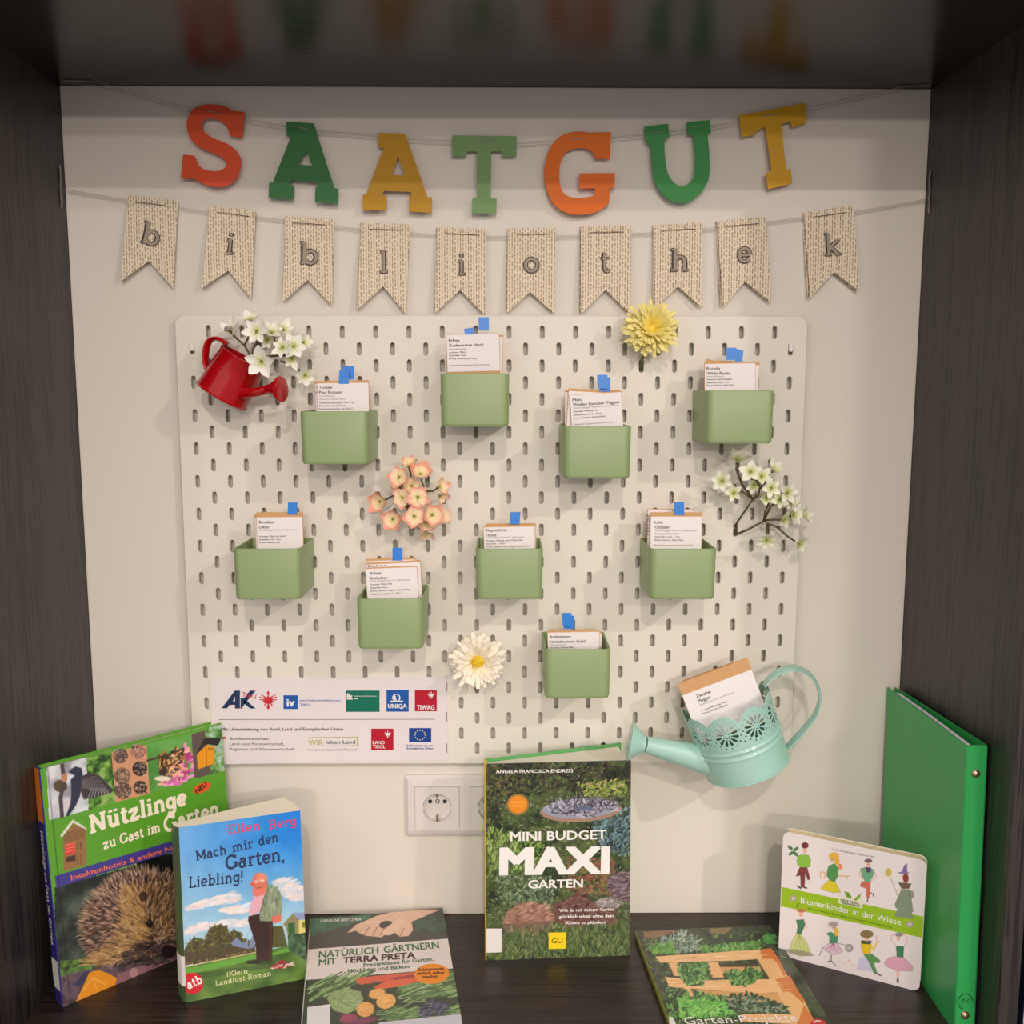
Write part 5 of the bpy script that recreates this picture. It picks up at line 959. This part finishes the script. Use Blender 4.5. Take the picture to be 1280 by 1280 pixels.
A.strokes(q((560,640),(800,660),(800,850),(540,840)), 360, [(130, 56, 60), (160, 84, 76), (98, 90, 50), (150, 130, 80)], 16, 6, 60, g1, 90)
A.strokes(q((150,740),(480,760),(470,900),(200,900)), 380, [(98, 118, 92), (140, 158, 120), (60, 80, 56)], 16, 6, 60, g1, 90)
A.strokes(q((120,150),(330,150),(330,320),(120,330)), 220, [(40, 40, 34), (120, 110, 60), (70, 76, 44)], 14, 6, 40, g1, 90)
A.ell(622, 395, 218, 64, (160, 130, 112), g1, rot=-3); A.ell(622, 385, 205, 54, (150, 152, 170), g1, rot=-3)
A.strokes(q((440,370),(540,345),(700,335),(810,350),(800,400),(640,435),(460,410)), 190, [(84, 74, 76), (196, 196, 210), (116, 112, 128), (60, 52, 50)], 40, 5, 60, g1, 80); A.ell(645, 385, 44, 10, (90, 104, 134), g1)
def rock(P, c, sd):
    A.poly(P, c, g1); A.strokes(P, 160, [[v + d for v in c] for d in (-34, -14, 16, 34)], 26, 7, 10, g1, 35)
rock(q((205,1000),(225,940),(290,895),(370,885),(450,905),(480,960),(470,1030),(330,1055),(215,1040)), (158, 120, 100), 1)
A.poly(q((205,1000),(480,985),(470,1030),(330,1058),(215,1042)), (104, 80, 70), g1, al=.7)
rock(q((470,900),(560,860),(610,825),(650,860),(700,900),(810,920),(800,1000),(560,1020),(485,990)), (108, 74, 66), 2)
rock(q((760,760),(840,720),(885,730),(880,890),(800,860),(770,820)), (112, 92, 100), 3); rock(q((700,880),(770,860),(830,890),(800,910),(710,910)), (150, 140, 138), 4)
A.strokes(q((115,1040),(880,1000),(880,1190),(115,1200)), 900, [(76, 96, 50), (104, 124, 66), (58, 74, 42), (124, 136, 84)], 26, 5, 90, g1, 30)
A.ell(287, 365, 60, 57, (150, 120, 60), g1); A.ell(287, 365, 50, 47, (232, 140, 30), g1); A.build(gb)
letters(gb, T, 'author_lettering', [('ANGELA FRANCISCA ENDRESS', g1(170, 198), g1(582, 193), 4.2, .02)], M_wht)
letters(gb, T, 'title_lettering', [('MINI BUDGET', g1(246, 560), g1(760, 548), 11.5, .02), ('MAXI', g1(187, 738), g1(775, 730), 33.5, .045), ('GARTEN', g1(342, 812), g1(634, 806), 10.5, .025)], M_wht)
letters(gb, T, 'subtitle_lettering', [('Wie du mit deinem Garten', g1(507, 937), g1(798, 930), 4, .02), ('gl\u00fccklich wirst, ohne dein', g1(506, 970), g1(798, 965), 4, .02), ('Konto zu pl\u00fcndern', g1(546, 1003), g1(757, 999), 4, .02)], M_wht)
m = MB(); put_poly(m, T, [g1(451, 1135), g1(542, 1133), g1(542, 1046), g1(451, 1048)], .0003); m.build('publisher_mark', mat('yellow_print', (246, 212, 30), .4), gb)
letters(gb, T, 'publisher_lettering', [('GU', g1(466, 1104), g1(526, 1103), 6.4, .0)], M_black, .0005)
m = MB(); put_poly(m, T, [g1(119, 1155), g1(200, 1152), g1(201, 1026), g1(119, 1026)], .0003); m.build('shelf_mark_sticker', M_white_st, gb)
letters(gb, T, 'seal_lettering', [('GARTEN', g1(252, 360), g1(322, 360), 3, .0), ('BUCH', g1(262, 380), g1(312, 380), 3, .0)], mat('gold_print', (252, 196, 90), .4))
# ---- flat book: vegetables
M_cov = mat('pale_cover_board', (214, 208, 200), .4)
def flatplane(TL, yaw, w, h, z):
    r = math.radians(yaw); U = np.array([math.cos(r), math.sin(r), 0]); V = np.array([-math.sin(r), math.cos(r), 0]); return Plane(near(np.array([TL[0], TL[1], z]) - V * h), U, V)
w, h, t = .168, .236, .0125; T = flatplane((-.2327, -.0335), 8.6, w, h, .0127)
vb = hard('book', 'book lying flat with hands, carrots and Terra Preta title on its cover', T, w, h, t, M_cov)
f1 = crop(5.333, 370, 1110); A = Art(T, w, h, .00085, (196, 196, 204), 9)
A.mottle([(360, 1120), (640, 1120), (640, 1300), (360, 1300)], [(50, 62, 54), (64, 84, 70), (84, 112, 90)], 20)
A.poly([(60,150),(1000,120),(1030,345),(80,412)], (70, 66, 62), f1); A.mottle([f1(60, 160), f1(480, 130), f1(500, 200), f1(80, 330)], [(64, 70, 66), (58, 104, 80), (74, 120, 96)], 14); A.mottle([f1(780, 170), f1(1000, 150), f1(1010, 300), f1(800, 300)], [(60, 60, 60), (60, 96, 78)], 10)
sk = (226, 186, 160)
A.poly([(340,300),(400,245),(540,185),(640,160),(800,150),(900,145),(960,145),(820,205),(770,225),(780,280),(750,320),(690,325),(660,300),(585,315),(575,330),(530,325),(470,320),(420,300),(400,285)], sk, f1)
A.strokes(q((400,250),(700,160),(900,150),(760,230),(640,280),(480,300)), 120, [(236, 200, 178), (214, 170, 146), (238, 208, 188)], 30, 6, 25, f1, 14, al=.4)
A.ell(600, 245, 46, 26, (62, 56, 54), f1, rot=-8); A.poly([(585,315),(575,285),(680,205),(740,215),(690,260),(630,315)], (234, 196, 172), f1)
for x in (455, 510, 560): A.line([(x, 315), (x + 32, 262)], 5, (160, 112, 92), f1)
A.line([(690, 325), (720, 270)], 5, (160, 112, 92), f1)
A.poly([(80,410),(1030,336),(1062,536),(60,620)], (226, 214, 212), f1)
A.poly([(60,615),(1062,535),(1200,1100),(30,1100)], (48, 60, 40), f1)
A.strokes(q((70,640),(400,600),(400,640),(90,780)), 90, [(120, 152, 92), (150, 178, 120), (70, 100, 56)], 150, 9, 28, f1, 8)
A.strokes(q((640,640),(1060,560),(1110,720),(700,770)), 200, [(126, 160, 96), (160, 186, 130), (84, 120, 66), (60, 80, 48)], 160, 9, 14, f1, 12)
A.strokes(q((520,820),(780,800),(900,860),(1100,760),(1110,840),(560,890)), 130, [(120, 156, 90), (70, 104, 60), (150, 176, 120)], 110, 9, 12, f1, 14)
A.poly([(400,600),(640,575),(780,560),(800,590),(600,620),(430,645),(400,630)], (214, 92, 60), f1); A.poly([(510,665),(600,620),(780,596),(830,620),(700,655),(560,675)], (224, 98, 60), f1); A.poly([(640,600),(790,575),(790,590),(650,615)], (160, 60, 70), f1)
A.poly([(205,730),(260,685),(360,670),(430,690),(450,740),(430,800),(340,840),(260,820),(230,790)], (142, 164, 108), f1); A.ell(340, 745, 92, 60, (160, 180, 124), f1)
for i in range(6): A.line([(245, 740), (300 + i * 25, 690 + i * 26), (430, 720 + i * 14)], 4, (112, 136, 84), f1)
for x, y, rx, ry, c in ((540,705,56,34,(230,170,90)),(600,755,66,50,(238,178,96)),(462,810,60,50,(232,166,90)),(350,870,60,30,(150,60,90)),(440,890,110,20,(120,50,80))): A.ell(x, y, rx, ry, c, f1, rot=-12); A.ell(x - 12, y - 10, rx * .6, ry * .5, [min(255, v + 14) for v in c], f1, al=.6)

for x, y in ((540,705),(600,755),(462,810)): A.strokes(q((x-52,y-28),(x+50,y-34),(x+52,y+30),(x-46,y+36)), 50, [(206, 146, 78), (250, 204, 130), (190, 128, 66)], 12, 4, 10, f1, 60, al=.6)
A.strokes(q((230,730),(360,690),(440,740),(340,820),(240,790)), 90, [(120, 146, 88), (176, 194, 140), (96, 120, 70)], 30, 4, 20, f1, 50, al=.6)
A.strokes(q((800,820),(870,760),(980,780),(980,840),(830,870)), 120, [(44, 42, 72), (70, 70, 104), (110, 114, 140)], 40, 7, 20, f1, 50)
A.poly([(560,895),(1110,840),(1200,1100),(300,1100)], (198, 198, 206), f1)
A.ell(905, 572, 118, 68, (240, 140, 24), f1, rot=-3); A.build(vb)
m = MB(); put_poly(m, T, [f1(72, 960), f1(226, 945), f1(228, 776), f1(76, 796)], .0003); m.build('shelf_mark_sticker', M_white_st, vb)
mgt = mat('dark_green_print', (64, 112, 72), .4); mbr = mat('brown_print', (72, 44, 44), .4)
letters(vb, T, 'title_lettering', [('NAT\u00dcRLICH', f1(150, 468), f1(550, 436), 8.3, .02), ('G\u00c4RTNERN', f1(585, 434), f1(955, 402), 8.3, .02), ('MIT', f1(150, 518), f1(270, 507), 7.6, .02), ('Praxiswissen f\u00fcr Garten,', f1(450, 528), f1(918, 486), 4.8, .015), ('Hochbeet und Balkon', f1(345, 568), f1(755, 535), 4.8, .015)], mgt)
letters(vb, T, 'title_lettering', [('TERRA PRETA', f1(310, 505), f1(795, 467), 7.6, .03)], mbr)
letters(vb, T, 'badge_lettering', [('Schwarzerde', f1(815, 555), f1(985, 548), 3.6, .02), ('einfach selber', f1(806, 580), f1(992, 573), 3.6, .02), ('machen', f1(842, 604), f1(948, 598), 3.6, .02)], mbr)
letters(vb, T, 'author_lettering', [('CAROLINE BREITZNER', f1(160, 232), f1(435, 218), 3.4, .01)], M_wht)
# ---- flat book: garden projects
w, h, t = .172, .222, .0085; T = flatplane((.1797, -.0575), 4.2, w, h, .0087)
pb = hard('book', 'garden projects book with a wooden pallet planter on its cover, lying flat', T, w, h, t, mat('yellow_green_board', (140, 140, 60), .4))
p1 = crop(5.12, 790, 1140); A = Art(T, w, h, .00085, (60, 70, 50), 10)
A.mottle([(760, 1120), (1100, 1120), (1100, 1400), (760, 1400)], [(34, 38, 32), (56, 66, 50), (70, 84, 58), (50, 50, 46)], 18, seed=31)
A.poly([(70,125),(270,115),(290,130),(150,165),(80,165)], (168, 120, 90), p1, al=.7); A.poly([(500,105),(640,100),(600,140),(500,135)], (170, 140, 96), p1, al=.7)
A.strokes(q((60,180),(880,120),(960,300),(900,400),(1150,640),(1280,900),(200,900),(130,420)), 1100, [(48, 74, 40), (84, 116, 60), (60, 92, 60), (36, 46, 34), (110, 140, 80)], 22, 8, 60, p1, 90)
A.strokes(q((180,180),(330,130),(420,180),(430,250),(300,268),(180,262)), 260, [(160, 180, 166), (120, 146, 130), (190, 204, 190), (84, 110, 84)], 30, 5, 80, p1, 50)
A.strokes(q((110,230),(250,200),(270,265),(130,275)), 120, [(110, 170, 70), (80, 140, 56)], 22, 9, 60, p1, 60); A.strokes(q((440,230),(820,190),(820,240),(640,270),(440,260)), 220, [(96, 160, 66), (70, 130, 60), (130, 180, 96)], 20, 8, 60, p1, 70)
A.strokes(q((840,150),(910,150),(910,205),(840,205)), 50, [(70, 150, 74), (96, 170, 90)], 20, 10, 60, p1, 60)
wd = (238, 186, 130); wd2 = (222, 164, 106); wd3 = (214, 122, 58)
A.poly([(300,330),(800,330),(860,420),(560,420),(520,350)], (72, 60, 44), p1); A.poly([(380,355),(820,350),(830,385),(420,400)], wd2, p1); A.poly([(400,500),(940,520),(970,585),(560,560)], wd2, p1)
A.poly([(232,325),(296,322),(345,540),(395,540),(380,500),(320,410),(290,410),(270,410)], wd, p1); A.poly([(475,320),(550,318),(590,420),(515,420)], wd, p1); A.poly([(800,300),(930,290),(1000,420),(1100,560),(1160,690),(1060,700),(960,580),(920,500),(870,410)], wd, p1)
A.poly([(150,285),(820,240),(835,300),(640,312),(180,325)], (244, 194, 138), p1); A.poly([(815,240),(890,232),(940,300),(985,400),(970,412),(930,330),(900,300),(835,300)], wd3, p1)
A.poly([(210,415),(460,440),(700,430),(920,430),(965,515),(820,520),(560,505),(240,480)], (244, 192, 136), p1); A.poly([(918,432),(1010,405),(1050,480),(1100,560),(1100,590),(1010,510),(965,515)], wd3, p1); A.poly([(1100,590),(1165,690),(1140,720),(1060,720)], wd3, p1)
A.poly([(700,655),(860,650),(1050,655),(1060,720),(700,700)], wd, p1); A.strokes(q((160,290),(820,250),(820,290),(180,320)), 50, [(226, 170, 112), (250, 210, 160)], 80, 3, 3, p1, 2); A.strokes(q((230,425),(930,440),(950,510),(240,470)), 60, [(226, 170, 112), (250, 210, 160)], 80, 3, -2, p1, 3)
for P in (q((290,350),(460,340),(500,400),(440,480),(350,470),(300,420)), q((590,390),(750,370),(840,400),(740,480),(640,470)), q((200,500),(560,540),(700,570),(700,690),(230,690))): A.strokes(P, 260, [(56, 104, 50), (96, 160, 74), (40, 72, 40), (130, 180, 100)], 26, 8, 70, p1, 60)
A.strokes(q((580,540),(780,520),(1010,620),(960,650),(640,640)), 260, [(50, 84, 50), (110, 140, 110), (150, 164, 146), (36, 56, 40)], 20, 9, 60, p1, 80)
A.strokes(q((300,560),(560,570),(640,660),(300,690)), 260, [(120, 200, 84), (90, 176, 70), (150, 210, 110)], 26, 9, 40, p1, 50)
A.ell(1190, 715, 52, 30, (204, 30, 40), p1); A.build(pb)
letters(pb, T, 'title_lettering', [('Garten-Projekte', p1(342, 722), p1(1065, 700), 9.6, .0)], M_wht)
letters(pb, T, 'badge_lettering', [('Mit', p1(1170, 712), p1(1215, 708), 3.4, .02)], M_wht, .0005)
m = MB(); put_poly(m, T, [p1(240, 760), p1(300, 758), p1(262, 675), p1(236, 672)], .0003); m.build('shelf_mark_sticker', M_white_st, pb)
# ---- board book with eight drawn figures
T = book_plane(.3489, -.0954, -28, .7, 0); w, h, t = .1587, .1572, .013
bb = empty('book', 'square white board book with eight drawn flower children, green band', 'book', T.M())
def rslab(z0, z1, i0=0, rz=.008): m = MB(); slab_solid(m, rrect(i0, i0, w - i0, h - i0, rz, 8), [], z0, z1); return m
rslab(-.0012, 0).build('front_cover', mat('white_board', (232, 226, 220), .35, coat=.2), bb); rslab(-t, -t + .0012).build('back_cover', mat('white_board', (0, 0, 0)), bb); rslab(-t + .0012, -.0012, .0006).build('page_block', pages_mat('board_pages', (240, 214, 172), scale=420, dark=.9), bb)
b1 = crop(6.564, 970, 1030); b2 = crop(6.564, 970, 1110); A = Art(T, w, h, .00065, (232, 224, 224), 12)
band = [(45,-10),(1210,235),(1200,408),(40,148)]; A.poly(band, (150, 190, 32), b2)
def fig(f, head, hair, torso, skirt, legs=(), arms=(), c=None):
    for pts, wd_, cc in legs: A.line(pts, wd_, cc, f)
    for pts, cc in skirt: A.poly(pts, cc, f); A.line(pts + pts[:1], 3, [v * .6 for v in cc], f, al=.7)
    for pts, cc in torso: A.poly(pts, cc, f); A.line(pts + pts[:1], 3, [v * .6 for v in cc], f, al=.7)
    for pts, wd_, cc in arms: A.line(pts, wd_, cc, f)
    A.ell(head[0], head[1] + 4, head[2] * .8, head[2], (232, 196, 176), f)
    for x, y, rx, ry, cc in hair: A.ell(x, y, rx, ry, cc, f)
    A.ell(head[0] - 6, head[1] + 6, 3, 3, (60, 40, 40), f); A.ell(head[0] + 8, head[1] + 6, 3, 3, (60, 40, 40), f); A.line([(head[0] - 4, head[1] + 18), (head[0] + 6, head[1] + 18)], 3, (190, 70, 70), f)
sk = (226, 180, 160)
fig(b1, (238,210,26), [(238,175,30,26,(120,50,50))], [([(180,262),(215,250),(265,255),(285,290),(280,350),(255,355),(210,355),(180,340),(170,300)],(140,190,70))], [([(195,355),(255,355),(280,450),(262,460),(240,400),(232,520),(205,520),(200,420),(165,430)],(130,60,60))], [([(180,510),(200,525)],14,(60,50,60)),([(225,515),(248,525)],14,(60,50,60))], [([(178,270),(150,225)],5,(70,110,60))])
for x, y, r in ((118,195,40),(165,205,-40),(125,240,-35),(160,245,45)): A.ell(x, y, 26, 13, (76, 124, 84), b1, rot=r)
fig(b1, (460,285,26), [(475,262,44,30,(232,180,70)),(500,300,22,34,(232,180,70)),(525,350,22,26,(232,150,100))], [([(430,345),(480,325),(510,360),(505,430),(480,475),(440,460),(415,420)],(84,150,84))], [([(440,455),(485,470),(530,560),(470,562),(400,545),(365,525)],(222,204,50))], (), [([(365,395),(400,395),(400,445),(365,440),(365,395)],7,(226,170,110)),([(510,425),(605,428)],8,(222,170,80)),([(580,428),(580,448)],8,(222,170,80))])
fig(b1, (755,325,26), [(757,302,32,18,(120,90,104))], [([(695,365),(740,355),(805,375),(800,420),(770,470),(735,480),(705,430)],(110,170,130)),([(735,355),(780,358),(775,395),(745,395)],(90,60,110))], [([(705,470),(775,480),(772,540),(765,600),(742,600),(745,530),(690,510)],(206,110,80))], [([(755,600),(748,640)],9,(120,80,80)),([(765,560),(800,575),(798,590)],9,(90,90,110))], [([(695,380),(680,410),(720,455)],8,sk),([(803,385),(825,430),(780,470)],8,sk)])
fig(b1, (1048,425,24), [(1065,445,24,40,(140,60,50)),(1048,400,46,8,(130,110,160))], [([(1005,480),(1110,490),(1090,530),(1030,530)],(110,90,70))], [([(1030,535),(1100,540),(1125,720),(1080,700),(985,690),(975,660)],(130,146,120))], (), [([(935,430),(1000,590)],4,(150,120,90)),([(1010,530),(985,550)],8,sk)])
A.poly([(1030,400),(1050,340),(1075,320),(1078,400)], (130, 110, 160), b1); A.ell(922, 395, 28, 34, (200, 186, 90), b1); A.poly([(1030,610),(1100,620),(1125,780),(970,760)], (130, 146, 120), b1)
A.ell(1110, 580, 26, 34, (120, 130, 110), b1, al=.7)
# second row
A.line([(180, 170), (172, 145), (188, 125)], 5, (60, 50, 50), b2)
fig(b2, (205,208,26), [(208,185,36,16,(190,120,80))], [([(165,262),(230,258),(238,300),(205,380),(170,370),(178,310)],(66,128,92))], [([(170,370),(205,378),(250,440),(290,545),(200,560),(110,530),(130,440)],(206,212,140))], (), [([(232,270),(255,320),(230,330)],7,sk)])
A.ell(190, 530, 125, 22, (120, 110, 110), b2, rot=10, al=.5)
for i in range(5): A.line([(190, 380), (130 + i * 36, 535)], 3, (140, 150, 90), b2)
fig(b2, (475,320,24), [(470,298,42,24,(170,160,160)),(495,360,18,36,(222,190,70))], [([(415,372),(450,360),(510,395),(500,450),(440,455),(440,400)],(80,150,110))], [([(440,450),(505,455),(550,520),(480,550),(400,510),(385,490)],(224,196,212))], [([(455,550),(450,595),(490,635)],7,(90,90,100)),([(450,600),(425,605)],8,(90,90,100))], [([(385,485),(355,555)],5,(90,130,90)),([(510,455),(580,470)],5,(130,120,120))])
A.ell(600, 492, 34, 34, (160, 150, 146), b2); A.ell(600, 492, 18, 18, (200, 190, 186), b2)
for i in range(5): A.line([(470, 455), (395 + i * 36, 515 + (i % 2) * 20)], 3, (150, 80, 120), b2)
A.line([(515, 600), (570, 625), (600, 590), (620, 630), (655, 638)], 5, (226, 170, 150), b2)
A.poly([(660,670),(690,560),(780,570),(800,690)], (206, 200, 224), b2)
fig(b2, (745,410,24), [(745,378,56,32,(140,120,80))], [([(697,440),(745,432),(780,450),(775,535),(720,545),(700,500)],(232,196,40)),([(700,430),(785,435),(770,460),(705,455)],(60,90,70))], [([(720,545),(790,545),(850,590),(850,612),(800,610),(830,700),(808,705),(760,600)],(96,150,90))], [([(815,700),(860,718)],10,(110,50,60))], [([(780,460),(800,510),(830,440)],9,(232,196,40)),([(830,445),(850,440)],9,sk),([(822,395),(828,430)],9,sk)])
fig(b2, (1005,405,24), [(1010,382,32,18,(150,140,150))], [([(985,475),(1050,480),(1042,570),(992,560)],(66,128,92))], [([(990,560),(1045,568),(1120,640),(1120,680),(1000,680),(900,640),(890,610),(930,570)],(222,168,186))], [([(990,680),(1000,760)],8,sk),([(1008,680),(1002,760)],8,sk),([(1000,750),(998,770)],16,(90,70,70))], [([(985,475),(945,430),(950,390),(985,375)],8,sk),([(1050,485),(1078,440),(1075,400),(1035,378)],8,sk)])
for p_, s_ in (((140, 85), 26), ((1098, 298), 28)): A.ell(*p_, s_ * 1.1, s_, (170, 166, 150), b2); A.ell(*p_, s_ * .5, s_ * .45, (214, 206, 206), b2)
A.poly([(515,55),(715,95),(708,168),(510,125)], (226, 222, 206), b2); A.poly([(560,25),(600,38),(625,85),(580,75)], (110, 150, 40), b2); A.poly([(695,42),(690,80),(650,110),(640,90)], (130, 170, 50), b2)
A.build(bb, roundc=.008)
letters(bb, T, 'title_lettering', [('Blumenkinder in der Wiese', b2(203, 122), b2(1025, 305), 7.6, .0)], M_wht)
letters(bb, T, 'badge_lettering', [('100 % Natur', b2(530, 106), b2(682, 134), 3, .02), ('Bilderbuch', b2(540, 128), b2(692, 154), 3, .02)], mat('olive_print', (96, 124, 60), .4), .0005)
letters(bb, T, 'subtitle_lettering', [('Louise Allengehrlinger | Gabriele Pohl', b1(460, 212), b1(798, 276), 2.4, 0)], mat('grey_print', (130, 124, 126), .4))
letters(bb, T, 'subtitle_lettering', [('Elfen und Wichtel aus Bl\u00fcten, Bl\u00e4ttern und Zweigen f\u00fcr kleine Naturfreunde', b2(262, 172), b2(955, 330), 2.4, 0)], mat('band_print', (84, 120, 30), .4))
# ---- green ring binder against the right upright
O = near([.4964, -.2405, 0]); Vb = np.array([.0033, .011, .3145]); Vb /= np.linalg.norm(Vb); T = Plane(O, (1, -.01, 0), Vb); hb = .3150; ws = .0225
mbi = mat('green_polypropylene', (46, 164, 84), .42, coat=.08, noise=.05, nscale=5); bi = empty('ring_binder', 'tall green plastic ring binder standing against the right upright', 'binder', T.M())
dpt = .2240; c = .0013
def sheetwall(xs, zs, th, name, y0=0, y1=hb, m=None):
    L_ = []
    for y in (y0, y1): L_.append([(x, y, z) for x, z in zip(xs, zs)] + [(x + th, y, z) for x, z in reversed(list(zip(xs, zs)))])
    return MB().loft(L_).build(name, m or mbi, bi, smooth=30)
zs = [-dpt * i / 10 for i in range(11)]
sheetwall([.0003 + .0004 * i - .0042 * math.sin(PI * i / 10) * 0 for i in range(11)], zs, c, 'front_cover')
sheetwall([ws - c - .00075 * i + .0006 * math.sin(PI * i / 10) for i in range(11)], zs, c, 'back_cover')
MB().box((0, 0, -c), (ws, hb, 0)).build('spine', mbi, bi)
sheetwall([.0018 + .0004 * i + .0012 * math.sin(PI * i / 10) for i in range(11)], [-.004 - (dpt - .030) * i / 10 for i in range(11)], .0042, 'paper_stack', .006, hb - .0004, mat('white_paper', (226, 224, 230), .6))
M_riv = mat('rivet_metal', (176, 160, 130), .3, metal=.9)
for py in (967, 1269):
    x, y = T.loc(1221.5 if py < 1000 else 1207, py); rv = MB().lathe([(.0048, 0), (.0046, .0006), (.0030, .0022), (.0010, .0028)], 20, (ws / 2 if py < 1000 else ws * .52, y)).build('rivet', M_riv, bi, smooth=40)
em = MB(); cx, cy = T.loc(1208, 1252); cx = ws / 2
em.add([(cx + .0085 * math.cos(2*PI*i/24) * k, cy + .0095 * math.sin(2*PI*i/24) * k, .0003) for k in (1, .86) for i in range(24)], [(i, (i+1) % 24, 24 + (i+1) % 24, 24 + i) for i in range(17)])
em.tube([(cx - .004, cy - .005, .0004), (cx - .002, cy + .004, .0006), (cx + .001, cy - .001, .0006), (cx + .004, cy + .005, .0004)], .0005, 4); em.build('embossed_mark', mat('dark_green_emboss', (24, 104, 50), .4), bi)
# ---- a volume in the next bay, seen as a sliver past the upright
nbk = empty('book', 'sliver of a standing volume in the neighbouring bay, far right edge', 'book', Matrix.Translation((.558, -.262, ZF)))
MB().box((0, 0, 0), (.0025, .2, .150)).build('front_cover', mat('dark_blue_board', (40, 44, 70), .4), nbk); MB().box((.0255, 0, 0), (.028, .2, .150)).build('back_cover', mat('dark_blue_board', (0, 0, 0)), nbk); MB().box((0, -.0012, 0), (.028, .0008, .150)).build('spine', mat('pale_spine', (190, 186, 196), .5), nbk); MB().box((.0025, .0008, .003), (.0255, .196, .147)).build('page_block', M_pages, nbk)
MB().box((.0015, -.0016, .05), (.0265, -.0011, .11)).build('spine_print', mat('dark_print', (36, 38, 44), .5), nbk)
